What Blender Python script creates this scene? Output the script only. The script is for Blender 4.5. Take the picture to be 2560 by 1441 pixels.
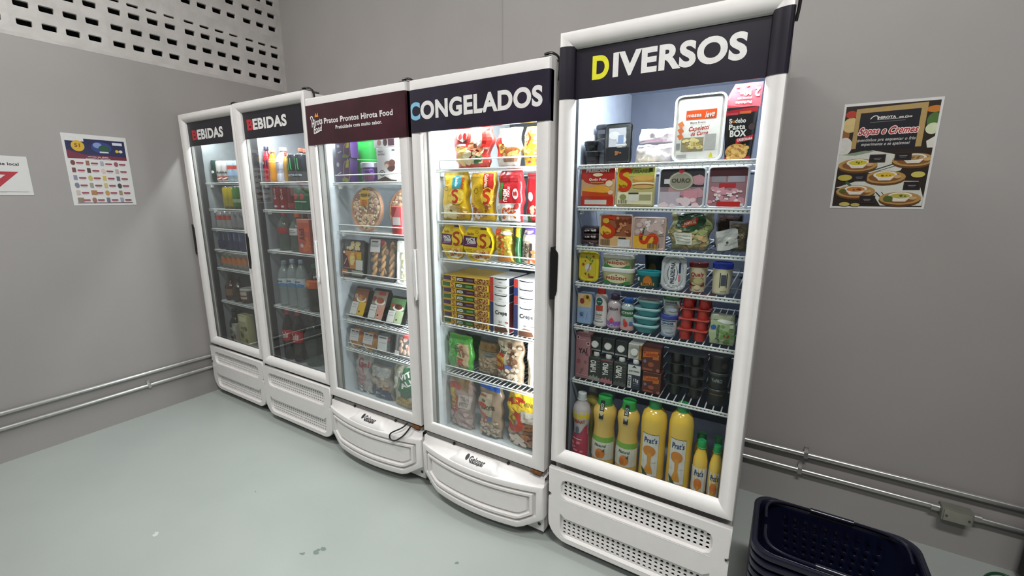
import bpy, bmesh, math, random
from mathutils import Vector, Matrix, noise, geometry

S = bpy.context.scene
COL = S.collection
for o in list(bpy.data.objects):
    bpy.data.objects.remove(o)

# ------------------------------------------------------------------ camera
FPX = 1097.13
CAM = Vector((3.5749, -2.3199, 1.4724))
YAW, PITCH, ROLL = math.radians(31.0623), math.radians(-11.8411), math.radians(0.1406)
fw = Vector((-math.sin(YAW) * math.cos(PITCH), math.cos(YAW) * math.cos(PITCH), math.sin(PITCH)))
r0 = Vector((math.cos(YAW), math.sin(YAW), 0))
u0 = r0.cross(fw)
rt = math.cos(ROLL) * r0 + math.sin(ROLL) * u0
up = -math.sin(ROLL) * r0 + math.cos(ROLL) * u0
cd = bpy.data.cameras.new('camera')
cam = bpy.data.objects.new('camera', cd)
COL.objects.link(cam)
cd.sensor_width = 36
cd.lens = FPX / 2560 * 36
cd.clip_start = 0.02
cam.matrix_world = Matrix(((rt.x, up.x, -fw.x, CAM.x), (rt.y, up.y, -fw.y, CAM.y), (rt.z, up.z, -fw.z, CAM.z), (0, 0, 0, 1)))
S.camera = cam

def at(x, y, Y):
    """point of the photograph's pixel (x, y) on the vertical plane at depth Y"""
    d = fw + rt * ((x - 1280) / FPX) - up * ((y - 720.5) / FPX)
    t = (Y - CAM.y) / d.y
    return CAM + d * t

# ------------------------------------------------------------------ light, exposure
S.view_settings.view_transform = 'Standard'
S.view_settings.look = 'None'
S.view_settings.exposure = 0.0
S.view_settings.gamma = 1.0
S.view_settings.use_curve_mapping = False
S.cycles.use_denoising = True
S.cycles.max_bounces = 8
S.cycles.transparent_max_bounces = 24
S.cycles.caustics_reflective = False
S.cycles.caustics_refractive = False
W = bpy.data.worlds.new('world')
S.world = W
W.use_nodes = True
W.node_tree.nodes['Background'].inputs[0].default_value = (0.8, 0.86, 0.9, 1)
W.node_tree.nodes['Background'].inputs[1].default_value = 0.02

def area(name, loc, sx, sy, power, col=(1, 1, 1), rot=(0, 0, 0), spread=180):
    l = bpy.data.lights.new(name, 'AREA')
    l.shape = 'RECTANGLE'
    l.size, l.size_y, l.energy, l.color = sx, sy, power, col
    l.spread = math.radians(spread)
    o = bpy.data.objects.new(name, l)
    o.location, o.rotation_euler = loc, rot
    COL.objects.link(o)
    return o

ROOM = (1.0, 0.99, 0.97)
area('ceiling_tube_lamp', (4.2, -2.55, 3.9), 1.2, 0.25, 106, ROOM)
area('ceiling_tube_lamp', (1.2, -2.2, 3.9), 1.2, 0.25, 62, ROOM)
area('ceiling_tube_lamp', (2.6, -4.2, 3.9), 1.2, 0.25, 50, ROOM)

# ------------------------------------------------------------------ materials
def lin(h):
    h = h.lstrip('#')
    c = [int(h[i:i + 2], 16) / 255 for i in (0, 2, 4)]
    return tuple(x / 12.92 if x <= .04045 else ((x + .055) / 1.055) ** 2.4 for x in c) + (1,)

MC = {}
def P(col, rough=.5, metal=0., amt=.06, scale=25., bump=0., coat=0., trans=0., emit=0., spec=.5):
    """procedural paint: a base colour mottled by noise, optional relief and clear share"""
    k = (col, rough, metal, amt, scale, bump, coat, trans, emit, spec)
    if k in MC:
        return MC[k]
    m = bpy.data.materials.new('surface_' + col.lstrip('#'))
    m.use_nodes = True
    t = m.node_tree
    b = t.nodes['Principled BSDF']
    b.inputs['Roughness'].default_value = rough
    b.inputs['Metallic'].default_value = metal
    b.inputs['Specular IOR Level'].default_value = spec
    if coat:
        b.inputs['Coat Weight'].default_value = coat
        b.inputs['Coat Roughness'].default_value = .12
    tc = t.nodes.new('ShaderNodeTexCoord')
    n = t.nodes.new('ShaderNodeTexNoise')
    n.inputs['Scale'].default_value = scale
    n.inputs['Detail'].default_value = 3
    t.links.new(tc.outputs['Object'], n.inputs['Vector'])
    r = t.nodes.new('ShaderNodeMapRange')
    r.inputs['From Min'].default_value, r.inputs['From Max'].default_value = .3, .7
    r.inputs['To Min'].default_value, r.inputs['To Max'].default_value = 1 - amt, 1 + amt
    t.links.new(n.outputs['Fac'], r.inputs['Value'])
    x = t.nodes.new('ShaderNodeMix')
    x.data_type, x.blend_type = 'RGBA', 'MULTIPLY'
    x.inputs['Factor'].default_value = 1
    x.inputs[6].default_value = lin(col)
    t.links.new(r.outputs[0], x.inputs[7])
    t.links.new(x.outputs[2], b.inputs['Base Color'])
    if bump:
        n2 = t.nodes.new('ShaderNodeTexNoise')
        n2.inputs['Scale'].default_value = scale * 6
        t.links.new(tc.outputs['Object'], n2.inputs['Vector'])
        bp = t.nodes.new('ShaderNodeBump')
        bp.inputs['Strength'].default_value = bump
        bp.inputs['Distance'].default_value = .004
        t.links.new(n2.outputs['Fac'], bp.inputs['Height'])
        t.links.new(bp.outputs[0], b.inputs['Normal'])
    if emit:
        b.inputs['Emission Color'].default_value = lin(col)
        b.inputs['Emission Strength'].default_value = emit
    if trans:
        tr = t.nodes.new('ShaderNodeBsdfTransparent')
        ms = t.nodes.new('ShaderNodeMixShader')
        ms.inputs[0].default_value = trans
        out = t.nodes['Material Output']
        t.links.new(b.outputs[0], ms.inputs[1])
        t.links.new(tr.outputs[0], ms.inputs[2])
        t.links.new(ms.outputs[0], out.inputs[0])
    MC[k] = m
    return m

def glass_mat():
    m = bpy.data.materials.new('clear_door_glass')
    m.use_nodes = True
    t = m.node_tree
    t.nodes.remove(t.nodes['Principled BSDF'])
    tr = t.nodes.new('ShaderNodeBsdfTransparent')
    tr.inputs[0].default_value = (.955, .975, .965, 1)
    gl = t.nodes.new('ShaderNodeBsdfGlossy')
    gl.inputs['Roughness'].default_value = .02
    lw = t.nodes.new('ShaderNodeFresnel')
    lw.inputs[0].default_value = 1.45
    nz = t.nodes.new('ShaderNodeTexNoise')
    nz.inputs['Scale'].default_value = 6
    mu = t.nodes.new('ShaderNodeMath')
    mu.operation = 'MULTIPLY'
    t.links.new(lw.outputs[0], mu.inputs[0])
    mr = t.nodes.new('ShaderNodeMapRange')
    mr.inputs['To Min'].default_value, mr.inputs['To Max'].default_value = .2, .32
    t.links.new(nz.outputs['Fac'], mr.inputs[0])
    t.links.new(mr.outputs[0], mu.inputs[1])
    ms = t.nodes.new('ShaderNodeMixShader')
    t.links.new(mu.outputs[0], ms.inputs[0])
    t.links.new(tr.outputs[0], ms.inputs[1])
    t.links.new(gl.outputs[0], ms.inputs[2])
    t.links.new(ms.outputs[0], t.nodes['Material Output'].inputs[0])
    return m
GLASS = glass_mat()
FILM = P('#dfe6ea', .1, trans=.9, amt=.15, scale=60, bump=.5, coat=1.)
CLEAR = P('#cfdad6', .08, trans=.72, amt=.1, coat=.6)
WHITE = P('#dfdcda', .38, amt=.02)
WHITE2 = P('#dad8d6', .45, amt=.03)
WIRE = P('#cfd2d2', .35, amt=.02)
BLACK = P('#0d0d0e', .4)

# ------------------------------------------------------------------ mesh helpers
def link(name, me, parent=None, loc=None, rot=None):
    o = bpy.data.objects.new(name, me)
    COL.objects.link(o)
    if parent:
        o.parent = parent
    if loc:
        o.location = loc
    if rot:
        o.rotation_euler = rot
    return o

def mesh(name, V, F, m, parent=None, smooth=False, ang=38, loc=None, rot=None):
    me = bpy.data.meshes.new(name)
    me.from_pydata(V, [], F)
    if m:
        me.materials.append(m)
    if smooth and len(me.polygons):
        me.polygons.foreach_set('use_smooth', [True] * len(me.polygons))
        me.set_sharp_from_angle(angle=math.radians(ang))
    me.update()
    return link(name, me, parent, loc, rot)

def tag(o, label=None, cat=None, group=None, kind=None):
    if label: o['label'] = label
    if cat: o['category'] = cat
    if group: o['group'] = group
    if kind: o['kind'] = kind
    return o

def thing(name, label, cat, loc, rot=(0, 0, 0), group=None):
    o = bpy.data.objects.new(name, None)
    o.empty_display_size = .05
    o.location, o.rotation_euler = loc, rot
    COL.objects.link(o)
    return tag(o, label, cat, group)

def boxv(x0, x1, y0, y1, z0, z1):
    V = [(x, y, z) for z in (z0, z1) for y in (y0, y1) for x in (x0, x1)]
    F = [(0, 2, 3, 1), (4, 5, 7, 6), (0, 1, 5, 4), (2, 6, 7, 3), (0, 4, 6, 2), (1, 3, 7, 5)]
    return V, F

def join(parts):
    V, F = [], []
    for v, f in parts:
        b = len(V)
        V += list(v)
        F += [tuple(i + b for i in q) for q in f]
    return V, F

def box(name, x0, x1, y0, y1, z0, z1, m, parent=None, bev=0.):
    V, F = boxv(x0, x1, y0, y1, z0, z1)
    if not bev:
        return mesh(name, V, F, m, parent)
    bm = bmesh.new()
    vs = [bm.verts.new(v) for v in V]
    for f in F:
        bm.faces.new([vs[i] for i in f])
    bmesh.ops.recalc_face_normals(bm, faces=bm.faces)
    bmesh.ops.bevel(bm, geom=bm.edges[:], offset=bev, segments=2, affect='EDGES', profile=.6)
    me = bpy.data.meshes.new(name)
    bm.to_mesh(me)
    bm.free()
    me.materials.append(m)
    me.polygons.foreach_set('use_smooth', [True] * len(me.polygons))
    me.set_sharp_from_angle(angle=math.radians(50))
    return link(name, me, parent)

def ring(w, d, r, k=4):
    r = min(r, w / 2 - 1e-5, d / 2 - 1e-5)
    P_ = []
    for cx, cy, a0 in ((w / 2 - r, -d / 2 + r, -90), (w / 2 - r, d / 2 - r, 0), (-w / 2 + r, d / 2 - r, 90), (-w / 2 + r, -d / 2 + r, 180)):
        for i in range(k + 1):
            a = math.radians(a0 + 90 * i / k)
            P_.append((cx + r * math.cos(a), cy + r * math.sin(a)))
    return P_

def circ(r, n=24):
    return [(r * math.cos(2 * math.pi * i / n), r * math.sin(2 * math.pi * i / n)) for i in range(n)]

def loftv(rings3, caps=(True, True)):
    n = len(rings3[0])
    V = [p for r in rings3 for p in r]
    F = []
    for j in range(len(rings3) - 1):
        for i in range(n):
            a, b = j * n + i, j * n + (i + 1) % n
            F.append((a, b, b + n, a + n))
    if caps[0]: F.append(tuple(range(n - 1, -1, -1)))
    if caps[1]: F.append(tuple((len(rings3) - 1) * n + i for i in range(n)))
    return V, F

def loft(name, secs, m, parent=None, loc=None, caps=(True, True), k=4):
    """rounded rectangles (w, d, r, z) stacked in z"""
    V, F = loftv([[(x, y, s[3]) for x, y in ring(s[0], s[1], s[2], k)] for s in secs], caps)
    return mesh(name, V, F, m, parent, True, loc=loc)

def lathe(name, prof, m, parent=None, loc=None, caps=(True, True), n=24):
    """circles (r, z) stacked in z"""
    V, F = loftv([[(x, y, z) for x, y in circ(r, n)] for r, z in prof], caps)
    return mesh(name, V, F, m, parent, True, loc=loc)

def slab(name, secs, m, parent=None, zc=0., caps=(True, True), k=4, xc=0.):
    """rounded rectangles (w, h, r, y) stacked from the front (first) to the back; zc = height of the centre"""
    V, F = loftv([[(x + xc, s[3], zc + z) for x, z in ring(s[0], s[1], s[2], k)] for s in secs], caps)
    return mesh(name, V, F, m, parent, True)

def tubev(pts, r, n=6, closed=False):
    pts = [Vector(p) for p in pts]
    V, F = [], []
    N = len(pts)
    prev = None
    for i, p in enumerate(pts):
        a = pts[(i - 1) % N] if (closed or i) else p
        b = pts[(i + 1) % N] if (closed or i < N - 1) else p
        t = (b - a).normalized()
        ref = prev if prev is not None and abs(prev.dot(t)) < .95 else (Vector((0, 0, 1)) if abs(t.z) < .9 else Vector((1, 0, 0)))
        s = (ref - t * ref.dot(t)).normalized()
        prev = s
        q = t.cross(s)
        for j in range(n):
            c = 2 * math.pi * j / n
            V.append(p + (s * math.cos(c) + q * math.sin(c)) * r)
    for i in range(N if closed else N - 1):
        for j in range(n):
            a, b = i * n + j, i * n + (j + 1) % n
            c, d = ((i + 1) % N) * n + j, ((i + 1) % N) * n + (j + 1) % n
            F.append((a, b, d, c))
    if not closed:
        F.append(tuple(range(n - 1, -1, -1)))
        F.append(tuple((N - 1) * n + j for j in range(n)))
    return V, F

def tube(name, pts, r, m, parent=None, n=8, closed=False):
    V, F = tubev(pts, r, n, closed)
    return mesh(name, V, F, m, parent, True, ang=60)

def rodv(p, q, r=.0022, n=5):
    return tubev([p, q], r, n)

def plate(name, polys, ext, bev, m, parent=None):
    """flat sheet in the x/z plane with holes: polys[0] is the outline, the rest are holes; front at y = -ext"""
    cu = bpy.data.curves.new(name, 'CURVE')
    cu.dimensions, cu.fill_mode = '2D', 'BOTH'
    cu.extrude, cu.bevel_depth, cu.bevel_resolution = ext - bev, bev, 1
    for p in polys:
        sp = cu.splines.new('POLY')
        sp.points.add(len(p) - 1)
        for i, (x, z) in enumerate(p):
            sp.points[i].co = (x, z, 0, 1)
        sp.use_cyclic_u = True
    o = bpy.data.objects.new(name, cu)
    COL.objects.link(o)
    dg = bpy.context.evaluated_depsgraph_get()
    me = bpy.data.meshes.new_from_object(o.evaluated_get(dg))
    bpy.data.objects.remove(o)
    me.transform(Matrix.Rotation(math.radians(90), 4, 'X'))
    me.materials.clear()
    me.materials.append(m)
    return link(name, me, parent)

# ------------------------------------------------------------------ lettering: every glyph is outlined once
CHARS = "ABCDEFGHIJKLMNOPQRSTUVWXYZabcdefghijklmnopqrstuvwxyz0123456789'.,!&%-/ÉÍéíãç"
GL = {}
def glyphs():
    obs = []
    def fo(s, off):
        c = bpy.data.curves.new('g', 'FONT')
        c.body, c.size, c.offset, c.resolution_u = s, 1, off, 6
        o = bpy.data.objects.new('g', c)
        COL.objects.link(o)
        obs.append(o)
        return o
    HH = fo('HH', 0)
    L = {}
    for ch in CHARS:
        L[ch] = (fo(ch, .042 if ch.isupper() else .026), fo('H' + ch + 'H', 0))
    dg = bpy.context.evaluated_depsgraph_get()
    def xs(o):
        me = o.evaluated_get(dg).to_mesh()
        a = [v.co.x for v in me.vertices]
        return max(a) - min(a)
    w0 = xs(HH)
    for ch, (o, w) in L.items():
        me = o.evaluated_get(dg).to_mesh()
        GL[ch] = ([(v.co.x, v.co.y) for v in me.vertices], [tuple(p.vertices) for p in me.polygons], xs(w) - w0)
    GL[' '] = ([], [], .3)
    for o in obs:
        c = o.data
        bpy.data.objects.remove(o)
        bpy.data.curves.remove(c)
glyphs()
CAPH = max(y for x, y in GL['H'][0])

def text2(s, h, track=.03):
    k = h / CAPH
    V, F, x = [], [], 0
    for ch in s:
        v, f, a = GL.get(ch, GL[' '])
        b = len(V)
        V += [((x + px) * k, py * k) for px, py in v]
        F += [tuple(i + b for i in q) for q in f]
        x += a + track
    return V, F, (x - track) * k

# ------------------------------------------------------------------ flat print laid on a surface
def sh_rect(x0, z0, x1, z1, n=1, m=1):
    V = [(x0 + (x1 - x0) * i / n, z0 + (z1 - z0) * j / m) for j in range(m + 1) for i in range(n + 1)]
    F = [(j * (n + 1) + i, j * (n + 1) + i + 1, (j + 1) * (n + 1) + i + 1, (j + 1) * (n + 1) + i) for j in range(m) for i in range(n)]
    return V, F

def sh_ell(cx, cz, rx, rz, n=20, rings=3):
    V, F = [(cx, cz)], []
    for k in range(1, rings + 1):
        for i in range(n):
            a = 2 * math.pi * i / n
            V.append((cx + rx * k / rings * math.cos(a), cz + rz * k / rings * math.sin(a)))
    for i in range(n):
        F.append((0, 1 + i, 1 + (i + 1) % n))
        for k in range(rings - 1):
            a, b = 1 + k * n + i, 1 + k * n + (i + 1) % n
            F.append((a, a + n, b + n, b))
    return V, F

def sh_poly(pts):
    t = geometry.tessellate_polygon([[Vector((x, y, 0)) for x, y in pts]])
    return list(pts), [tuple(q) for q in t]

def sh_stroke(pts, w):
    V, F = [], []
    for i, p in enumerate(pts):
        a, b = pts[max(i - 1, 0)], pts[min(i + 1, len(pts) - 1)]
        dx, dy = b[0] - a[0], b[1] - a[1]
        l = math.hypot(dx, dy) or 1
        nx, ny = -dy / l * w / 2, dx / l * w / 2
        V += [(p[0] + nx, p[1] + ny), (p[0] - nx, p[1] - ny)]
        if i: F.append((2 * i - 2, 2 * i - 1, 2 * i + 1, 2 * i))
    return V, F

def spline(pts, n=5):
    out = []
    for i in range(len(pts) - 1):
        p0, p1, p2, p3 = pts[max(i - 1, 0)], pts[i], pts[i + 1], pts[min(i + 2, len(pts) - 1)]
        for j in range(n):
            t = j / n
            out.append(tuple(.5 * (2 * b + (c - a) * t + (2 * a - 5 * b + 4 * c - d) * t * t + (3 * b - a - 3 * c + d) * t ** 3) for a, b, c, d in zip(p0, p1, p2, p3)))
    out.append(tuple(pts[-1]))
    return out
SP = spline([(.3, .4), (.06, .48), (-.2, .38), (-.22, .16), (.06, .0), (.22, -.18), (.14, -.4), (-.1, -.48), (-.3, -.38)])

def ladder(s, seed, n, x0, z0, x1, z1, r):
    R = random.Random(seed)
    L = []
    for j in range(n):
        cx, cz = R.uniform(x0, x1), R.uniform(z0, z1)
        k, a0, q = R.randint(6, 8), R.uniform(0, 6), R.uniform(.6, 1.2) * r
        p, f = sh_poly([(cx + q * R.uniform(.8, 1.15) * math.cos(a0 + 6.283 * i / k), cz + q * R.uniform(.55, 1.) * math.sin(a0 + 6.283 * i / k)) for i in range(k)])
        L.append(([(x, y, j * .00004) for x, y in p], f))      # flakes lie one on another
    return join(L)

def finer(V, F, lim=.011):
    """splits long edges so that print can follow a rounded surface"""
    bm = bmesh.new()
    vs = [bm.verts.new((q[0], q[1], 0)) for q in V]
    for f in F:
        try: bm.faces.new([vs[i] for i in f])
        except ValueError: pass
    bmesh.ops.triangulate(bm, faces=bm.faces[:])
    for _ in range(4):
        es = [e for e in bm.edges if e.calc_length() > lim]
        if not es: break
        bmesh.ops.subdivide_edges(bm, edges=es, cuts=1)
        bmesh.ops.triangulate(bm, faces=bm.faces[:])
    bm.verts.index_update()
    R = [(v.co.x, v.co.y) for v in bm.verts], [tuple(v.index for v in f.verts) for f in bm.faces]
    bm.free()
    return R

PRINTNAMES = {'r': 'label_panel', 'e': 'label_panel', 'p': 'label_panel', 't': 'lettering', 's': 'emblem', 'l': 'stripe', 'n': 'picture', 'q': 'ring_print', 'f': 'bar_code'}
def printon(parent, M, w, h, deco, rough=.35, base=0, step=None, clip=(-.485, .012, .485, .988)):
    """lays a list of printed shapes on a surface map M(u, v, off); u in -.5..+.5 of w, v in 0..1 of h"""
    lift = 0.
    step = step or (.00035 if M.curved else .00014)
    for i, e in enumerate(deco):
        k, col = e[0], e[1]
        nm = PRINTNAMES[k]
        a = e[2:]
        if k == 'r':
            nx = max(1, int(abs(a[2] - a[0]) * w / .012)) if M.curved else 1
            nz = max(1, int(abs(a[3] - a[1]) * h / .012)) if M.curved else 1
            sh = sh_rect(a[0] * w, a[1] * h, a[2] * w, a[3] * h, nx, nz)
        elif k == 'e':
            sh = sh_ell(a[0] * w, a[1] * h, a[2] * w, a[3] * h, 20, 3 if M.curved else 1)
        elif k == 'p':
            sh = sh_poly([(u * w, v * h) for u, v in a[0]])
        elif k == 'q':
            c = [(a[0] * w + a[2] * w * math.cos(t * math.pi / 10), a[1] * h + a[3] * h * math.sin(t * math.pi / 10)) for t in range(21)]
            sh = sh_stroke(c, a[4] * w)
        elif k == 'l':
            sh = sh_stroke(spline([(u * w, v * h) for u, v in a[0]], 4) if len(a[0]) > 2 else [(u * w, v * h) for u, v in a[0]], a[1] * w)
        elif k == 's':
            q = a[2] * h
            an = math.radians(a[4]) if len(a) > 4 else 0
            c, s = math.cos(an), math.sin(an)
            P_ = [((x * c - y * s) * q, (x * s + y * c) * q) for x, y in SP]
            sh = sh_stroke([(a[0] * w + x, a[1] * h + y) for x, y in P_], a[3] * q)
        elif k == 'n':
            sh = ladder(0, a[0] * 31 + i, a[0], a[1] * w, a[2] * h, a[3] * w, a[4] * h, a[5] * w)
        elif k == 'f':
            R = random.Random(i + 7)
            L, x = [], a[0]
            while x < a[2]:
                d = R.choice((.008, .014, .02))
                L.append(sh_rect(x * w, a[1] * h, min(x + d, a[2]) * w, a[3] * h))
                x += d + R.choice((.01, .018))
            sh = join(L)
        elif k == 't':
            s, cu, cv, hf, wf = a[0], a[1], a[2], a[3], a[4]
            rot = math.radians(a[5]) if len(a) > 5 else 0
            shear = a[6] if len(a) > 6 else 0
            V, F, L = text2(s, hf * h)
            lim = wf * (w if abs(math.sin(rot)) < .7 else h)
            sq = min(1.5, lim / max(L, 1e-6))
            c, sn = math.cos(rot), math.sin(rot)
            V2 = []
            for x, y in V:
                x, y = (x - L / 2) * sq + shear * y, y - hf * h / 2
                V2.append((cu * w + x * c - y * sn, cv * h + x * sn + y * c))
            sh = (V2, F)
        if M.curved and k in 'ptl': sh = finer(*sh)
        off = (.0005 if step > .0001 else .0002) + (base + i) * step + lift
        if not M.curved or k == 'n':
            sh = ([(max(clip[0] * w, min(clip[2] * w, q[0])), max(clip[1] * h, min(clip[3] * h, q[1]))) + tuple(q[2:]) for q in sh[0]], sh[1])
        V = [M(q[0], q[1], off + ((q[2] if step > .0001 else q[2] * .25) if len(q) > 2 else 0)) for q in sh[0]]
        if k == 'n': lift += a[0] * (.00004 if step > .0001 else .00001)
        mesh(nm, V, sh[1], P(col, rough, amt=.05, scale=60) if isinstance(col, str) else col, parent)

def flatmap(y=0.):
    def M(u, v, o): return (u, y - o, v)
    M.curved = False
    return M

def cylmap(rf):
    def M(u, v, o):
        r = rf(v)
        a = u / max(r, .004)
        a = max(-1.5, min(1.5, a))
        return ((r + o * 1.5) * math.sin(a), -(r + o * 1.5) * math.cos(a), v)
    M.curved = True
    return M

def profmap(prof):
    def rf(v):
        for (r0_, z0_), (r1_, z1_) in zip(prof, prof[1:]):
            if v <= z1_:
                return r0_ + (r1_ - r0_) * (v - z0_) / max(z1_ - z0_, 1e-6)
        return prof[-1][0]
    return cylmap(rf)

# ------------------------------------------------------------------ the room
WALL = P('#999593', .55, amt=.025, scale=3, bump=.06)
RAW = P('#b7b3b0', .8, amt=.10, scale=9, bump=.35)
FLOOR = P('#9ea4a0', .3, amt=.035, scale=2.2, bump=.02)
X1, Y0, ZC = 6.4, -5.6, 4.0
DIM = P('#4d4a48', .6, amt=.05)  # unseen walls toned dark to weaken their reflection in the door glass
def wallbox(name, *a, m=WALL, parent=None):
    o = box(name, *a, m, parent)
    if not parent: o['kind'] = 'structure'
    return o
wallbox('floor', -.6, X1, Y0, .15, -.1, 0, m=FLOOR)
wallbox('ceiling', -.6, X1, Y0, .15, ZC, ZC + .1, m=P('#b9b7b3', .8, amt=.03))
wb = wallbox('wall_back', 2.115, X1, 0, .15, 0, ZC)
wallbox('recessed_panel', 0, 2.115, .03, .15, 0, ZC, parent=wb)
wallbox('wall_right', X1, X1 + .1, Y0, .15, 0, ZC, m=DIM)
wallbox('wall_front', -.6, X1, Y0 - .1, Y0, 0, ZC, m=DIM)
wl = wallbox('wall_left', -.12, 0, Y0, .15, 0, 2.3)
# upper left wall: concrete blocks pierced by rows of small openings
wallbox('plaster_band', -.1, .0004, Y0, .15, 2.298, 2.318, m=RAW, parent=wl)
wallbox('plaster_panel', -.1, 0, Y0, -2.71, 2.318, ZC, m=RAW, parent=wl)
wallbox('void_shade_1', -.6, -.5, Y0, 1.2, 0, ZC, m=P('#15161a', .9))  # added dark sheet stands in for the unlit void behind the openings
BW, BH = .404, .377
def rr(cx, cz, w, h, r=.006):
    return [(cx + x, cz + z) for x, z in ring(w, h, r, 2)]
def block_polys(cut=None):
    wd = BW - .0004 if cut is None else cut
    polys = [[(0, 0), (wd, 0), (wd, BH - .0004), (0, BH - .0004)]]
    R = random.Random(4)
    for i in range(4):
        cx = .052 + .0965 * i
        if cx - .031 > wd - .01: continue
        x1_ = min(cx + .031, wd - .004)
        x0_ = cx - .031
        for z, h in ((.058, .034), (.150, .034), (.242, .034), (.303, .016)):
            j = R.uniform(-.002, .002)
            polys.append(rr((x0_ + x1_) / 2 + j * .5, z + j, x1_ - x0_, h + R.uniform(-.002, .002)))
    return polys
b0 = None
k = 0
for c in range(-5, 3):
    ys = -1.098 + BW * c
    cut = .03 - ys if ys + BW > .03 else None
    for row in range(5):
        zs = 2.318 + BH * row
        if zs > ZC - .2: continue
        if cut is not None:
            o = plate('perforated_block', block_polys(cut), .011, .0006, RAW, wl)
        elif b0 is None:
            o = b0 = plate('perforated_block', block_polys(), .011, .0006, RAW, wl)
        else:
            o = b0.copy()
            COL.objects.link(o)
        # plate lies in x/z; turn it so that its face looks to +X
        o.rotation_euler = (0, 0, math.pi / 2)
        o.location = (-.011, ys, zs)
# conduits
PIPE = P('#b9b8b6', .28, metal=.75, amt=.06, scale=40)
def conduit(name, pts, label, clips=()):
    t = thing(name, label, 'pipe', pts[0])
    p0 = Vector(pts[0])
    tube('tube', [Vector(p) - p0 for p in pts], .0125, PIPE, t, 12)
    for c, ax in clips:
        c = Vector(c) - p0
        if ax == 'x':
            V, F = boxv(c.x - .008, c.x + .008, c.y - .0145, c.y + .018, c.z - .0145, c.z + .0145)
        else:
            V, F = boxv(c.x - .018, c.x + .0145, c.y - .008, c.y + .008, c.z - .0145, c.z + .0145)
        mesh('clip', V, F, PIPE, t)
        if ax == 'x':
            V, F = boxv(c.x - .008, c.x + .008, c.y + .006, c.y + .018, c.z + .014, c.z + .034)
        else:
            V, F = boxv(c.x - .018, c.x - .006, c.y - .008, c.y + .008, c.z + .014, c.z + .034)
        mesh('clip_ear', V, F, PIPE, t)
    return t
conduit('conduit', [(.0145, -5.5, .29), (.0145, -.02, .29)], 'upper metal conduit pipe along the left wall near the floor', [((.0145, y, .29), 'y') for y in (-3.4,)])
conduit('conduit', [(.0145, -5.5, .2025), (.0145, -.02, .2025)], 'lower metal conduit pipe along the left wall near the floor', [((.0145, y, .2025), 'y') for y in (-1.205,)])
conduit('conduit', [(2.2, -.02, .29), (6.38, -.02, .29)], 'upper metal conduit pipe along the back wall behind the baskets', [((x, -.02, .29), 'x') for x in (3.80, 5.4)])
conduit('conduit', [(2.2, -.02, .2035), (4.275, -.02, .2035)], 'lower metal conduit pipe along the back wall ending at a junction box', [((x, -.02, .2035), 'x') for x in (3.785,)])
conduit('conduit', [(4.40, -.02, .198), (6.38, -.02, .198)], 'lower conduit pipe continuing to the right of the junction box')
t = thing('junction_box', 'small grey metal junction box joining the lower conduit on the back wall', 'junction box', (4.325, -.032, .17))
GB = P('#8b8a80', .45, metal=.4)
box('housing', -.048, .048, -.022, .03, 0, .055, GB, t, .004)
box('lid', -.042, .042, -.027, -.0222, .004, .051, P('#98978c', .4, metal=.4), t, .002)
for x in (-.034, .034):
    V, F = tubev([(x, -.0275, .0275), (x, -.0305, .0275)], .004, 8)
    mesh('screw', V, F, P('#5e5d57', .4, metal=.6), t)
for x0_, x1_ in ((-.076, -.0485), (.0485, .076)):
    V, F = tubev([(x0_, .012, .031), (x1_, .012, .031)], .0165, 12)
    mesh('coupling', V, F, PIPE, t, True)

# ------------------------------------------------------------------ fridges
# (XL, XR, Y of the door's front, top, door bottom)
FR = {1: (.030, .712, -.806, 2.002, .393), 2: (.757, 1.440, -.829, 1.998, .390), 3: (1.454, 2.149, -.839, 1.951, .341),
      4: (2.180, 2.843, -.851, 1.946, .338), 5: (2.870, 3.551, -.840, 2.014, .400)}
SHELF = {1: [1.557, 1.379, 1.241, 1.091, .957, .712], 2: [1.550, 1.386, 1.135, .776], 3: [1.539, 1.287, 1.033, .795, .630],
         4: [1.588, 1.363, 1.190, .880, .636], 5: [1.585, 1.435, 1.287, 1.147, .973, .745]}
SFRONT = {1: .090, 2: .084, 3: .062, 4: .086, 5: .085}     # shelf front behind the door's front
FLOORZ = {1: .40, 2: .40, 3: .333, 4: .333, 5: .395}
LOFF = {1: .055, 2: .055, 3: .066, 4: .058, 5: .045}      # liner wall inside the cabinet side
STYLE = {1: 'A', 2: 'A', 3: 'B', 4: 'B', 5: 'A'}
NAMEOF = {1: 'far left drinks fridge', 2: 'second drinks fridge', 3: 'dark red sign fridge', 4: 'frozen food fridge', 5: 'tall right fridge'}
FLAB = {1: 'white glass-door drinks fridge at the left end under a black BEBIDAS sign',
        2: 'white glass-door drinks fridge second from the left with dim lower shelves',
        3: 'white glass-door fridge under a dark red sign with a loop of black cord',
        4: 'white glass-door freezer under the CONGELADOS sign full of bright yellow packs',
        5: 'tallest white glass-door fridge nearest the posters under the DIVERSOS sign'}
PROFA = [(0, .05), (0, .008), (.003, .002), (.009, 0), (.024, .002), (.040, .009), (.050, .019), (.053, .030)]
PROFB = [(0, .05), (0, .009), (.005, .002), (.013, 0), (.046, .001), (.053, .004), (.056, .014)]
BANNER = {1: '#15131d', 2: '#15131d', 3: '#3a1620', 4: '#241e2e', 5: '#1e1926'}

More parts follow.
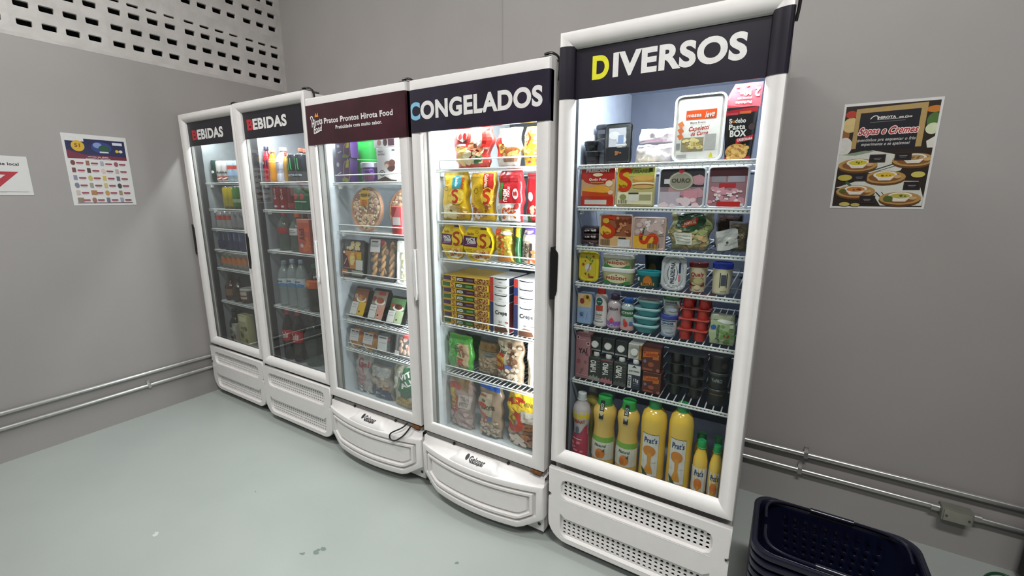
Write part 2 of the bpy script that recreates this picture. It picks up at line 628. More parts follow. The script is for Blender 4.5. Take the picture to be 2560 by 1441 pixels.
def frame_mesh(w, z0, z1, prof, stretch=1.0):
    rings_ = []
    for s, y in prof:
        a = w / 2 - s
        rings_.append([(-a, y, z0 + s), (a, y, z0 + s), (a, y, z1 - s), (-a, y, z1 - s)])
    V = [p for r in rings_ for p in r]
    F = []
    for j in range(len(rings_) - 1):
        for i in range(4):
            F.append((j * 4 + i, j * 4 + (i + 1) % 4, j * 4 + 4 + (i + 1) % 4, j * 4 + 4 + i))
    n = len(rings_)
    for i in range(4):
        F.append(((i + 1) % 4, i, (n - 1) * 4 + i, (n - 1) * 4 + (i + 1) % 4))
    return V, F

grille_me = {}
def grille(t, w):
    """perforated lower grille with two bands of round holes"""
    z0, z1 = .045, .372
    def outline():
        R_ = .085
        p = [(-w / 2, z1), (-w / 2, .262), (-w / 2 + .012, .257), (-w / 2 + .012, .240), (-w / 2, .235)]
        for i in range(7):
            a = math.pi + math.pi / 2 * i / 6
            p.append((-w / 2 + R_ + R_ * math.cos(a), z0 + R_ + R_ * math.sin(a)))
        for i in range(7):
            a = -math.pi / 2 + math.pi / 2 * i / 6
            p.append((w / 2 - R_ + R_ * math.cos(a), z0 + R_ + R_ * math.sin(a)))
        p += [(w / 2, .235), (w / 2 - .012, .240), (w / 2 - .012, .257), (w / 2, .262), (w / 2, z1)]
        return p
    upper = rr(0, .293, w - .10, .092, .03)
    lower = [(-w / 2 + .05, .178)] + [(-w / 2 + .05, .105)]
    for i in range(5):
        a = math.pi + math.pi / 2 * i / 4
        lower.append((-w / 2 + .05 + .04 + .04 * math.cos(a), .105 + .04 * math.sin(a)))
    for i in range(5):
        a = -math.pi / 2 + math.pi / 2 * i / 4
        lower.append((w / 2 - .09 + .04 * math.cos(a), .105 + .04 * math.sin(a)))
    lower += [(w / 2 - .05, .178), (w / 2 - .075, .160), (-w / 2 + .075, .160)]
    key = round(w, 3)
    g = plate('grille', [outline(), upper, lower], .011, .003, WHITE, t)
    g.location.y = .006
    def dots(zs, xs, r=.0067):
        L = []
        for z in zs:
            for x in xs:
                L.append([(x + r * math.cos(2 * math.pi * i / 10), z + r * math.sin(2 * math.pi * i / 10)) for i in range(10)])
        return L
    nx = 27
    xs = [(-.5 + (i + .5) / nx) * (w - .115) for i in range(nx)]
    u = plate('perforated_plate', [rr(0, .293, w - .09, .1, .02)] + dots((.264, .2815, .299, .3165), xs), .003, .0005, WHITE, g)
    u.location.y = .006
    l = plate('perforated_plate', [rr(0, .117, w - .09, .122, .04)] + dots((.0815, .099, .1165, .134), xs), .003, .0005, WHITE, g)
    l.location.y = .006
    # sloped ledges under and over the two bands
    for za, zb in ((.2465, .2395), (.070, .062)):
        V, F = loftv([[(x, -.012, za - .004), (x, .002, za + .003), (x, .004, za - .006)] for x in (-w / 2 + .055, w / 2 - .055)])
        mesh('ledge', V, F, WHITE, g)
    # black sheet stands in for the shade of the hollow behind the holes
    box('hollow_shade', -w / 2 + .03, w / 2 - .03, .034, .038, .06, .36, BLACK, t)
    return g

def kick(t, w):
    """bulged lower panel with a stepped ring and a sloped ledge"""
    a, zt, z0 = w / 2, .272, .052
    B = .055
    n = 24
    def yb(x): return -B * (1 - (x / a) ** 2)
    def ringpts(s, dep, ztop=zt, extra=0.):
        A = a - s
        T, Bt = [], []
        for i in range(n + 1):
            x = -A + 2 * A * i / n
            # chamfered lower corners
            zb = max(z0 + s, z0 + s * 1.05 + (abs(x) - (a - .105)) * .62)
            y = yb(x) - .004 + dep
            T.append((x, y, ztop - s * .9))
            Bt.append((x, y, min(zb, ztop - s * .9 - .004)))
        return T + Bt[::-1]
    rs = [ringpts(0, .06), ringpts(0, .008), ringpts(.003, .002), ringpts(.008, 0), ringpts(.030, 0), ringpts(.033, .016), ringpts(.042, .016), ringpts(.046, -.001),
          ringpts(.057, -.001), ringpts(.061, .016), ringpts(.069, .016), ringpts(.073, .006)]
    V, F = loftv(rs, (False, False))
    b = (len(rs) - 1) * (2 * n + 2)
    for i in range(n):
        F.append((b + i, b + i + 1, b + 2 * n - i, b + 2 * n + 1 - i))
    g = mesh('kick_panel', V, F, WHITE, t, True, ang=25)
    # sloped top running back under the door
    V, F = [], []
    for i in range(n + 1):
        x = -a + .002 + 2 * (a - .002) * i / n
        V += [(x, yb(x) + .004, zt - .001), (x, yb(x) * .8 + .010, zt + .006), (x, .012, .306), (x, .06, .309)]
    for i in range(n):
        for j in range(3):
            F.append((i * 4 + j, i * 4 + 4 + j, i * 4 + 5 + j, i * 4 + 1 + j))
    mesh('ledge', V, F, WHITE, g, True, ang=30)
    # raised pad with the maker's lettering
    def S_(x, k, o):
        y = yb(x) * (1 - k) + .006 * (1 - k) + .010 * k
        z = zt + .002 + .032 * k
        return (x, y - o * .5, z + o)
    V, F = [], []
    m = 14
    for i in range(m + 1):
        u = -1 + 2 * i / m
        for j, kk in enumerate((-.12, .05, .5, .95, 1.08)):
            wd = .138 if kk < .5 else .115
            o = .009 if 0 < j < 4 and 0 < i < m else -.003
            x = u * wd
            V.append(S_(x, kk, o))
    for i in range(m):
        for j in range(4):
            F.append((i * 5 + j, i * 5 + 5 + j, i * 5 + 6 + j, i * 5 + 1 + j))
    pad = mesh('logo_pad', V, F, WHITE, g, True, ang=50)
    def M(u, v, o): return S_(u, .12 + v / .04 * 1., .010 + o)
    M.curved = True
    printon(pad, M, .2, .04, [('t', '#2b2a2c', 'Gelopar', .06, .38, .42, .42), ('e', '#2b2a2c', -.22, .42, .045, .24), ('l', '#2b2a2c', [(-.1, .12), (.24, .12)], .012)], .4)
    box('ledge_back', -a + .012, a - .012, .02, .055, .300, .325, P('#8d8a88', .6), t)
    for x in (-a * .45, a * .45):
        V, F = tubev([(x, .019, .315), (x, .012, .315)], .006, 10)
        mesh('bolt', V, F, P('#3b3836', .4, metal=.7), t)
    return g

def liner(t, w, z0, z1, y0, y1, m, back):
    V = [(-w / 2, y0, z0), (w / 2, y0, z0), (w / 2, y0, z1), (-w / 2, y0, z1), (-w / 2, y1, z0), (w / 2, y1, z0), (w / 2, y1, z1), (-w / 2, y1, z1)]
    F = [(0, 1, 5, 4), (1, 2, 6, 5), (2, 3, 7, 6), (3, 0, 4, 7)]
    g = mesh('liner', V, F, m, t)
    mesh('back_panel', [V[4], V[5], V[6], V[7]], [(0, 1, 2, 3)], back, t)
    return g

ROOT = {}
for i, (xl, xr, yf, zt, zb) in FR.items():
    A = STYLE[i] == 'A'
    w = xr - xl
    xc = (xl + xr) / 2
    t = thing('glass_door_fridge', FLAB[i], 'fridge', (xc, yf, 0), group='glass-door fridges along the wall')
    ROOT[i] = t
    dep = -yf - .05
    iw = w - 2 * LOFF[i]
    z0i, z1i = FLOORZ[i], zt - .075
    # cabinet shell: outer faces and the front ring around the opening
    h0 = .035
    o8 = [(sx * (w / 2 - .004), y, z) for y in (.054, dep) for z in (h0, zt - .006) for sx in (-1, 1)]
    i4 = [(sx * iw / 2, .054, z) for z in (z0i, z1i) for sx in (-1, 1)]
    V = o8 + i4
    F = [(4, 6, 7, 5), (0, 4, 5, 1), (2, 3, 7, 6), (0, 2, 6, 4), (1, 5, 7, 3), (0, 1, 9, 8), (2, 10, 11, 3), (0, 8, 10, 2), (1, 3, 11, 9)]
    mesh('cabinet', V, F, WHITE2, t)
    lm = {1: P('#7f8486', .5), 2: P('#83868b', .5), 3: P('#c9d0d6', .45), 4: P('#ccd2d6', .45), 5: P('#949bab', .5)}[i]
    bk = {1: P('#24282a', .6), 2: P('#26282c', .6), 3: P('#2a2c2e', .6), 4: P('#34363a', .6), 5: P('#3d4456', .6)}[i]  # dark back colours carry the shade that deeper rows would cast
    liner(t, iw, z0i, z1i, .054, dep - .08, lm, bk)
    if A:   # dark strip round the mouth of the liner
        V, F = [], []
        for y in (.050, .112):
            V += [(-iw / 2 + .003, y, z0i), (iw / 2 - .003, y, z0i), (iw / 2 - .003, y, z1i), (-iw / 2 + .003, y, z1i)]
        F = [(3, 0, 4, 7), (1, 2, 6, 5), (0, 1, 5, 4)]
        wdk = .045 if i != 5 else .02
        for q in (4, 5, 6, 7):
            V[q] = (V[q][0], .05 + wdk, V[q][2])
        mesh('breaker_strip', V, F, P('#17191c', .5), t)
    else:
        for sx in (-1, 1):
            box('gasket', sx * (iw / 2 + .004) - .006, sx * (iw / 2 + .004) + .006, .046, .056, z0i, z1i, P('#6d6c69', .6), t, .002)
    for sx in (-1, 1):
        for yy in (.12, dep - .1):
            V, F = tubev([(sx * (w / 2 - .07), yy, 0), (sx * (w / 2 - .07), yy, h0 + .002)], .022, 12)
            mesh('foot', V, F, BLACK, t)
    # shelves of wire
    sf, sb = SFRONT[i], dep - .10
    hw = iw / 2 - (.006 if i != 3 else .030)
    for s in SHELF[i]:
        L = []
        nr = 22
        for k in range(nr + 1):
            x = -hw + 2 * hw * k / nr
            L.append(rodv((x, sf, s - .0022), (x, sb, s - .0022)))
        for y in (sf + .2, sb):
            L.append(rodv((-hw, y, s - .006), (hw, y, s - .006), .003))
        for x in (-hw, hw):
            L.append(rodv((x, sf, s - .005), (x, sb, s - .005), .003))
        V, F = join(L)
        sh = mesh('wire_shelf', V, F, WIRE, t, True, ang=70)
        L = [rodv((-hw, sf, s - .003), (hw, sf, s - .003), .0034), rodv((-hw, sf, s - .013), (hw, sf, s - .013), .003)]
        if i == 5:
            for k in range(45):
                x = -hw + 2 * hw * (k + .5) / 45
                L.append(boxv(x - .004, x + .004, sf - .001, sf + .002, s - .012, s - .004))
        V, F = join(L)
        mesh('shelf_lip', V, F, WIRE, sh, True, ang=70)
        if not A:
            g = .034 if s != SHELF[i][0] else .036
            pts = [(-hw + .022, sf - .002, s - .003), (-hw + .022, sf - .002, s + g), (hw, sf - .002, s + g), (hw, sf - .002, s - .003)]
            V, F = tubev(pts, .0028, 6)
            mesh('guard_rail', V, F, WIRE, sh, True, ang=70)
        for x in (-hw, hw):
            V, F = boxv(x - .004, x + .004, sf + .03, sf + .05, s - .03, s - .008)
            mesh('bracket', V, F, WIRE, sh)
    # the door
    V, F = frame_mesh(w, zb, zt, PROFA if A else PROFB)
    d = mesh('door', V, F, WHITE, t, True, ang=28)
    si = (PROFA if A else PROFB)[-1][0]
    gy = .0315 if A else .016
    box('glass_pane', -w / 2 + si - .002, w / 2 - si + .002, gy, gy + .006, zb + si - .002, zt - si + .002, GLASS, d)
    # banner sign across the top
    sign = P(BANNER[i], .32, amt=.25, scale=7)
    b0_, b1_ = {1: (1.797, zt - .052), 2: (1.797, zt - .052), 3: (1.724, 1.914), 4: (1.735, 1.905), 5: (1.801, 1.968)}[i]
    if i in (1, 2):
        box('sign', -w / 2 + si, w / 2 - si, gy - .003, gy - .0005, b0_, b1_, sign, d)
        ym = gy - .003
    else:
        pf = [(0, .009), (.003, .001), (.006, -.001), (.02, -.0025)] if i != 5 else [(max(s_, -.001) - .0015 if s_ == 0 else s_, y - .0016) for s_, y in (PROFA if A else PROFB)[1:]]
        if i == 5: pf[-1] = (pf[-1][0], gy - .003)
        xs = [(-w / 2 + s_, y) for s_, y in [(pf[0][0], .03)] + pf]
        xs = xs + [(-x, y) for x, y in xs[::-1]]
        V, F = [], []
        for x, y in xs:
            V += [(x, y, b0_), (x, y, b1_)]
        for k in range(len(xs) - 1):
            F.append((2 * k, 2 * k + 2, 2 * k + 3, 2 * k + 1))
        mesh('sign', V, F, sign, d, True, ang=25)
        if i == 5: box('sign_back', -w / 2 + si, w / 2 - si, gy - .0028, gy - .0008, b0_, b1_, sign, d)
        else: box('sign_back', -w / 2 + .02, w / 2 - .02, -.0022, gy - .0008, b0_, b1_, sign, d)
        ym = gy - .003 if i == 5 else -.0026
    M = flatmap(ym)
    hb = b1_ - b0_
    def Mb(u, v, o, M=M, b0_=b0_): return M(u, v + b0_, o)
    Mb.curved = False
    WT = '#dcdad8'
    if i in (1, 2):
        b1u, b2u, tv, th = (-.303, -.012, .46, .39) if i == 1 else (-.327, -.045, .53, .38)
        printon(d, Mb, w, hb, [('t', '#b5202a', 'B', b1u, tv, th, .10), ('t', WT, 'EBIDAS', b2u, tv, th, .48)])
    elif i == 3:
        printon(d, Mb, w, hb, [('t', WT, 'Pratos Prontos Hirota Food', .05, .575, .13, .68), ('t', WT, 'Praticidade com muito sabor.', .06, .39, .085, .46),
                               ('t', WT, 'Hirota', -.372, .57, .17, .125, 8, .2), ('t', WT, 'Food', -.368, .40, .16, .095, 6, .2),
                               ('l', WT, [(-.43, .63), (-.435, .70), (-.415, .71), (-.405, .60)], .008), ('p', '#d98a2b', [(-.39, .69), (-.375, .80), (-.365, .73), (-.35, .80), (-.345, .69)]),
                               ('l', WT, [(-.41, .29), (-.37, .31), (-.33, .36)], .008)])
    elif i == 4:
        printon(d, Mb, w, hb, [('t', '#7fb8d6', 'C', -.452, .51, .39, .092), ('t', WT, 'ONGELADOS', .027, .51, .39, .86)])
    else:
        printon(d, Mb, w, hb, [('t', '#dcd92f', 'D', -.297, .57, .42, .09), ('t', WT, 'IVERSOS', .052, .57, .42, .58)])
    # handle on the opening edge
    if i in (1, 2, 5):
        pts = {1: (1.06, 1.27), 2: (1.02, 1.24), 5: (1.085, 1.285)}[i]
        za, zb_ = pts
        e = .017
        prof = [(-e, za), (-e, zb_), (-.004, zb_), (.012, zb_ - .018), (.014, zb_ - .03), (.012, za + .035), (.008, za + .02), (-.004, za)]
        V, F = loftv([[(-w / 2 + x, -.002, z) for x, z in prof], [(-w / 2 + x, .034, z) for x, z in prof]])
        mesh('handle', V, F, BLACK, d)
    else:
        za, zb_ = (1.01, 1.235) if i == 3 else (1.0, 1.235)
        prof = [(0, za), (-.010, za + .02), (-.011, zb_ - .03), (-.004, zb_), (.004, zb_ - .002), (.006, za + .03)]
        V, F = loftv([[(-w / 2 + x, -.012, z) for x, z in prof], [(-w / 2 + x, .03, z) for x, z in prof]])
        mesh('handle', V, F, P('#d4d2d0', .35), d)
    # hinge at the top right, with its bent black cable
    box('hinge', w / 2 - .05, w / 2 - .008, .012, .10, zt - .002, zt + .006, P('#5d5c5a', .4, metal=.6), t, .002)
    V, F = tubev([(w / 2 - .028, .03, zt + .004), (w / 2 - .028, .03, zt + .018)], .006, 10)
    mesh('hinge_pin', V, F, P('#8a8986', .35, metal=.7), t)
    tube('hinge_cable', spline([(w / 2 - .035, .02, zt + .012), (w / 2 - .01, .03, zt + .016), (w / 2 + .006, .05, zt + .004), (w / 2 + .008, .056, zt - .03), (w / 2 + .004, .058, zt - .07)]), .0045, BLACK, t, 6)
    if A:
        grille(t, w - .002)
        box('base_rail', -w / 2 + .02, w / 2 - .02, .06, .09, .03, .36, P('#3a3b3c', .7), t)
    else:
        kick(t, w + .012)
        V, F = boxv(-w / 2 + .006, w / 2 - .006, .03, .06, .03, .10)
        bs = mesh('base_rail', V, F, WHITE2, t)
        for sx in (-1, 1):
            V, F = tubev([(sx * (w / 2 - .028), .031, .062), (sx * (w / 2 - .028), .0285, .062)], .008, 12)
            mesh('rivet_hole', V, F, P('#3d3c3b', .7), bs)
        box('lower_hinge', w / 2 - .06, w / 2 - .01, .0, .05, .322, .336, P('#7a4f2d', .7, metal=.3, amt=.4, scale=80), t, .002)
    if i == 3:
        tube('cord_loop', spline([(w / 2 - .085, .0, .338), (w / 2 - .105, -.02, .315), (w / 2 - .155, -.052, .285), (w / 2 - .158, -.055, .255), (w / 2 - .13, -.05, .250), (w / 2 - .085, -.03, .285), (w / 2 - .062, -.005, .325), (w / 2 - .058, .01, .332)]), .004, BLACK, t, 6)
    # lamp at the top of the liner, behind the sign
    V, F = tubev([(-iw / 2 + .03, .085, z1i - .025), (iw / 2 - .03, .085, z1i - .025)], .012, 12)
    mesh('lamp_tube', V, F, P('#e6edf5', .3, emit={1: .8, 2: .8, 3: 2, 4: 2, 5: 1.2}[i]), t, True)
    area('fridge_lamp', (xc, yf + .088, z1i - .045), iw - .06, .03, {1: 7, 2: 10, 3: 6, 4: 11, 5: 15}[i], (.93, .97, 1.0), (math.radians(38 if i > 2 else 24), 0, 0))
    if not A:   # upright lamps on the hinge side of the door opening
        area('fridge_side_lamp', (xc + iw / 2 - .012, yf + .066, (z0i + z1i) / 2 + .12), 1.3, .02, {3: 8, 4: 7}[i], (.93, .97, 1.0), (0, math.radians(90), 0))

# ceiling grid inside the tall fridge
Lg = [boxv(-.20, .24, .20 + .022 * k, .206 + .022 * k, 1.928, 1.936) for k in range(9)]
V, F = join(Lg)
mesh('air_grille', V, F, P('#b9c0cc', .5), ROOT[5])
V, F = boxv(.10, .20, .088, .096, 1.905, 1.915)
mesh('lamp_clip', V, F, BLACK, ROOT[5])

# ------------------------------------------------------------------ goods: builders
def place(f, s, x0, x1, yt, dy=.02, yb=None, xt=None):
    """pixel box of the front face -> centre x, depth of the front plane, base z, width, height"""
    yf = FR[f][2]
    Y = yf + SFRONT[f] + dy
    z = FLOORZ[f] if s == 0 else SHELF[f][s - 1]
    ym = 0
    xm = (x0 + x1) / 2
    # image row of the base at this depth, by bisection on z
    lo, hi = 0., 1441.
    for _ in range(30):
        m = (lo + hi) / 2
        if at(xm, m, Y).z > z: lo = m
        else: hi = m
    base = lo
    if yb is not None:
        z = at(xm, yb, Y).z
        base = yb
    ym = (base + yt) / 2
    a, b = at(x0, ym, Y), at(x1, ym, Y)
    xl, xr = FR[f][0], FR[f][1]
    mg = LOFF[f] + {4: .012, 5: .008}.get(f, .012)
    ax, bx = a.x, b.x
    if ax < xl + mg:
        if bx - xl - mg < (.5 if bx - ax > .065 else .82) * (bx - ax): bx += xl + mg - ax
        ax = xl + mg
    if bx > xr - mg:
        if xr - mg - ax < (.5 if bx - ax > .065 else .82) * (bx - ax): ax -= bx - xr + mg
        bx = xr - mg
    top = at(xm, yt, Y).z
    if yb is None: z += .001          # rests on the wires
    return (ax + bx) / 2, Y, z, bx - ax - .001, top - z

def root(name, label, cat, x, Y, z, d, rot=(0, 0, 0), group=None):
    return thing(name, label, cat, (x, Y + d / 2, z), rot, group)

LOC = {1: 'in far left fridge', 2: 'in second fridge', 3: 'in maroon sign fridge', 4: 'in CONGELADOS freezer', 5: 'in DIVERSOS fridge'}

def gbox(name, label, cat, pl, d, col, deco=(), side=None, r=.0015, rot=(0, 0, 0), group=None, cap=None, rough=.4):
    x, Y, z, w, h = pl
    t = root(name, label, cat, x, Y, z, d, rot, group)
    loft('carton', [(w - 2 * r, d - 2 * r, .0005, 0), (w, d, r, r), (w, d, r, h - r), (w - 2 * r, d - 2 * r, .0005, h)], P(col, rough), t, k=2)
    if side:
        V, F = sh_rect(-d / 2 + .002, .002, d / 2 - .002, h - .002)
        mesh('side_panel', [(w / 2 + .0004, u, v) for u, v in V], F, P(side, rough), t)
    if cap:
        if cap[0] == 'top':
            lathe('screw_cap', [(.012, h), (.0125, h + .002), (.0115, h + .014), (.010, h + .016)], P(cap[1], .3), t, n=16)
        else:
            V, F = loftv([[(a, -d / 2 - y, h / 2 + b) for a, b in circ(q, 18)] for q, y in ((.0145, 0), (.0145, .007), (.0125, .010))])
            mesh('screw_cap', V, F, P(cap[1], .3), t, True)
            q = sh_ell(0, h / 2, .009, .009, 16, 1)
            mesh('cap_face', [(a, -d / 2 - .0105, b) for a, b in q[0]], q[1], P('#d9d7d4', .3), t)
    printon(t, flatmap(-d / 2), w, h, deco, rough)
    return t

def gbag(name, label, cat, pl, D, col, deco=(), rot=(0, 0, 0), rough=.28, seal=None, amp=.0035, seed=0, skew=0., group=None, coat=.3, p=2.6, film=None):
    x, Y, z, w, h = pl
    if film is None: D *= .75
    t = thing(name, label, cat, (x, Y + D + amp * 2.2 + .003, z), rot, group)
    sd = seed * 3.7 + x * 11
    def dep(u, v):
        a = max(0, 1 - abs(2 * u / w) ** p)
        b = max(0, 1 - abs(2 * v / h - 1) ** 3.2)
        base = D * (a * b) ** .42
        k = min(1, base / (D * .5) + .12)
        q = noise.noise((u * 28 + sd, v * 22, 1.3)) * .6 + noise.noise((u * 70 + sd, v * 52, 4.3)) * .4
        # folds running out of the top seal
        fo = math.sin(u * 160 / (.4 + v / h) + sd) * max(0, (v / h - .72)) * .012
        return max(.0006, base + q * amp * 2.2 * k + fo * k)
    def ox(u, v):
        e = noise.noise((v * 24 + sd, 3.1, u * 6)) * .018 * w / .1 * .6
        return u * (1 - .05 * (2 * v / h - 1) ** 2) + e * (abs(2 * u / w)) + skew * v
    def oz(u, v):
        e = noise.noise((u * 26 + sd, 7.7, 0)) * .004
        return max(0.0, v + (e if v > h * .5 else abs(e) * (1 - 2 * v / h)))
    def M(u, v, o): return (ox(u, v), -dep(u, v) - o * 1.6 - .0008, oz(u, v))
    M.curved = True
    nu, nv = 22, 26
    V, F = [], []
    for s in (-1, 1):
        for j in range(nv + 1):
            for i in range(nu + 1):
                u, v = (-.5 + i / nu) * w, j / nv * h
                d = dep(u, v)
                edge = i in (0, nu) or j in (0, nv)
                V.append((ox(u, v), (0 if edge else (-d if s < 0 else d * .75)), oz(u, v)))
    N = (nu + 1) * (nv + 1)
    for s in range(2):
        for j in range(nv):
            for i in range(nu):
                a = s * N + j * (nu + 1) + i
                q = (a, a + 1, a + nu + 2, a + nu + 1)
                F.append(q if s == 0 else q[::-1])
    o = mesh('bag', V, F, film or P(col, rough, amt=.10, scale=30, bump=.25, coat=coat), t, True, ang=180)
    bm = bmesh.new()
    bm.from_mesh(o.data)
    bmesh.ops.remove_doubles(bm, verts=bm.verts, dist=1e-5)
    bm.to_mesh(o.data)
    bm.free()
    if seal:
        V, F = [], []
        n = 30
        for i in range(n + 1):
            u = (-.5 + i / n) * w * .96
            zt = oz(u, h)
            V += [(ox(u, h) , -.0012, zt - .003), (ox(u, h), -.0012 + noise.noise((u * 40, sd, 0)) * .004, zt + .009 + (.0015 if i % 2 else 0))]
            if i: F.append((2 * i - 2, 2 * i, 2 * i + 1, 2 * i - 1))
        mesh('crimped_seal', V, F, P(seal, .3, coat=.3), t)
    printon(t, M, w, h, deco, rough)
    return t

def gslab(name, label, cat, pl, d, col, deco=(), r=.012, rot=(0, 0, 0), rough=.3, rim=None, rimname='rim', group=None, coat=.2, hgt=None):
    """flat pack standing on edge, rounded corners"""
    x, Y, z, w, h = pl
    t = root(name, label, cat, x, Y, z, d, rot, group)
    slab('pack', [(w - .008, h - .008, max(.001, r - .004), -d / 2), (w - .002, h - .002, r, -d / 2 + .003), (w, h, r, -d / 2 + .006), (w - .003, h - .003, r, d / 2 - .006), (w - .016, h - .016, r, d / 2)], P(col, rough, coat=coat, amt=.06), t, h / 2)
    if rim:
        V, F = loftv([[(a, y, h / 2 + b) for a, b in ring(w - q, h - q, r, 4)] for q, y in ((-.001, -d / 2 + .006), (-.001, -d / 2 - .0004), (.007, -d / 2 - .002), (.013, -d / 2 + .001))], (False, False))
        mesh(rimname, V, F, P(rim, rough, coat=coat), t, True)
    printon(t, flatmap(-d / 2), w, h, deco, rough)
    return t

BOT = {
 'soda': [(.84, 0), (.96, .02), (1, .06), (1, .16), (.93, .28), (1, .40), (1, .56), (.96, .64), (.70, .77), (.40, .86), (.32, .90), (.32, .93)],
 'water': [(.86, 0), (1, .03), (1, .10), (.95, .13), (1, .16), (.95, .20), (1, .24), (.95, .28), (1, .33), (1, .62), (.96, .68), (.72, .80), (.42, .88), (.32, .91), (.32, .94)],
 'prats': [(.88, 0), (.98, .02), (1, .06), (.97, .30), (.97, .55), (1.0, .68), (.98, .78), (.84, .86), (.56, .90), (.42, .915), (.42, .93)],
 'natural': [(.90, 0), (.98, .02), (1, .06), (.99, .30), (.93, .44), (.86, .56), (.92, .66), (1.0, .76), (.94, .82), (.70, .87), (.52, .89), (.50, .91)],
 'yogurt': [(.86, 0), (.98, .03), (1, .10), (.92, .28), (.80, .44), (.84, .54), (.98, .66), (1, .74), (.84, .82), (.50, .87), (.42, .90), (.42, .92)],
 'drink': [(.88, 0), (.98, .03), (1, .08), (1, .30), (.86, .44), (.82, .52), (.92, .64), (.94, .72), (.78, .80), (.56, .84), (.50, .88), (.50, .90)],
 'square': [(.95, 0), (1, .02), (1, .08), (.86, .14), (.86, .70), (.84, .76), (.70, .80), (.55, .82), (.52, .84)],
 'jug': [(.92, 0), (1, .03), (1, .60), (.96, .68), (.74, .78), (.50, .85), (.44, .88), (.44, .91)],
 'beer': [(.95, 0), (1, .02), (1, .52), (.92, .60), (.55, .72), (.40, .80), (.36, .95), (.38, .96)],
}
def gbottle(name, label, cat, pl, kind, col, cap, deco=(), fill=None, mat_=None, group=None, capr=1.12, dome=False, rot=(0, 0, 0), rough=.15):
    x, Y, z, w, h = pl
    R_ = w / 2
    t = root(name, label, cat, x, Y, z, w, rot, group)
    pr = [(a * R_, b * h) for a, b in BOT[kind]]
    # finer rings for a smooth outline
    m = mat_ or P(col, rough, coat=.5, amt=.04)
    lathe('bottle', pr, m, t, n=28)
    if fill:
        k = fill[1]
        fp = [(max(.002, a - .0015), max(.0015, b)) for a, b in pr if b / h <= k]
        lathe('contents', fp, P(fill[0], .3, amt=.03), t, n=24)
    rc, zc = pr[-1]
    rc *= capr
    lathe('cap', [(rc, zc - .006), (rc * 1.02, zc - .004), (rc, h - .002), (rc * .9, h)], P(cap, .35), t, n=20)
    V, F = tubev([(rc * 1.05 * math.cos(2 * math.pi * i / 20), rc * 1.05 * math.sin(2 * math.pi * i / 20), zc - .005) for i in range(20)], .0016, 5, True)
    mesh('cap_ring', V, F, P(cap, .35), t, True)
    printon(t, profmap(pr), w, h, deco, .35)
    return t

def gcan(name, label, cat, pl, col, deco=(), group=None, slim=False, top='#b9bcc0'):
    x, Y, z, w, h = pl
    R_ = w / 2
    t = root(name, label, cat, x, Y, z, w, (0, 0, 0), group)
    pr = [(R_ * .74, 0), (R_ * .86, .004), (R_, .014), (R_, h - .016), (R_ * .86, h - .004)]
    lathe('can', pr, P(col, .25, metal=.25, amt=.03), t)
    lathe('can_lid', [(R_ * .86, h - .004), (R_ * .89, h - .001), (R_ * .85, h), (R_ * .8, h - .004)], P(top, .25, metal=.8), t)
    printon(t, profmap(pr), w, h, deco, .3)
    return t

def gtub(name, label, cat, pl, d, col, lid, deco=(), taper=.86, r=.02, group=None, lidh=.012, rnd=False):
    """tapered tub with a lid; rnd = round"""
    x, Y, z, w, h = pl
    bw, bd = w * .97, (w if rnd else d) * .97
    t = root(name, label, cat, x, Y, z, (w if rnd else d), (0, 0, 0), group)
    def sec(k): return (bw * (taper + (1 - taper) * k), bd * (taper + (1 - taper) * k))
    q = [(0., -.004), (.03, 0), (1., 0)]
    hb = h - lidh
    if rnd:
        pr = [(sec(k)[0] / 2 + e, k * hb) for k, e in q]
        lathe('tub', pr, P(col, .35, amt=.03), t, n=28)
        lathe('tub_lid', [(w / 2 - .001, hb - .004), (w / 2, hb - .002), (w / 2, h - .003), (w / 2 - .003, h), (w / 2 - .008, h - .002)], P(lid, .3, amt=.03), t, n=28)
        M = profmap(pr)
    else:
        loft('tub', [(sec(k)[0] + 2 * e, sec(k)[1] + 2 * e, r, k * hb) for k, e in q], P(col, .35, amt=.03), t)
        loft('tub_lid', [(w - .002, d - .002, r, hb - .004), (w, d, r, hb - .002), (w, d, r, h - .003), (w - .006, d - .006, r, h), (w - .016, d - .016, r, h - .002)], P(lid, .3, amt=.03), t)
        dd = d
        def M(u, v, o): return (u, -(bd * (taper + (1 - taper) * min(v / hb, 1))) / 2 - o, v)
        M.curved = False
    printon(t, M, w, h, deco, .35)
    return t

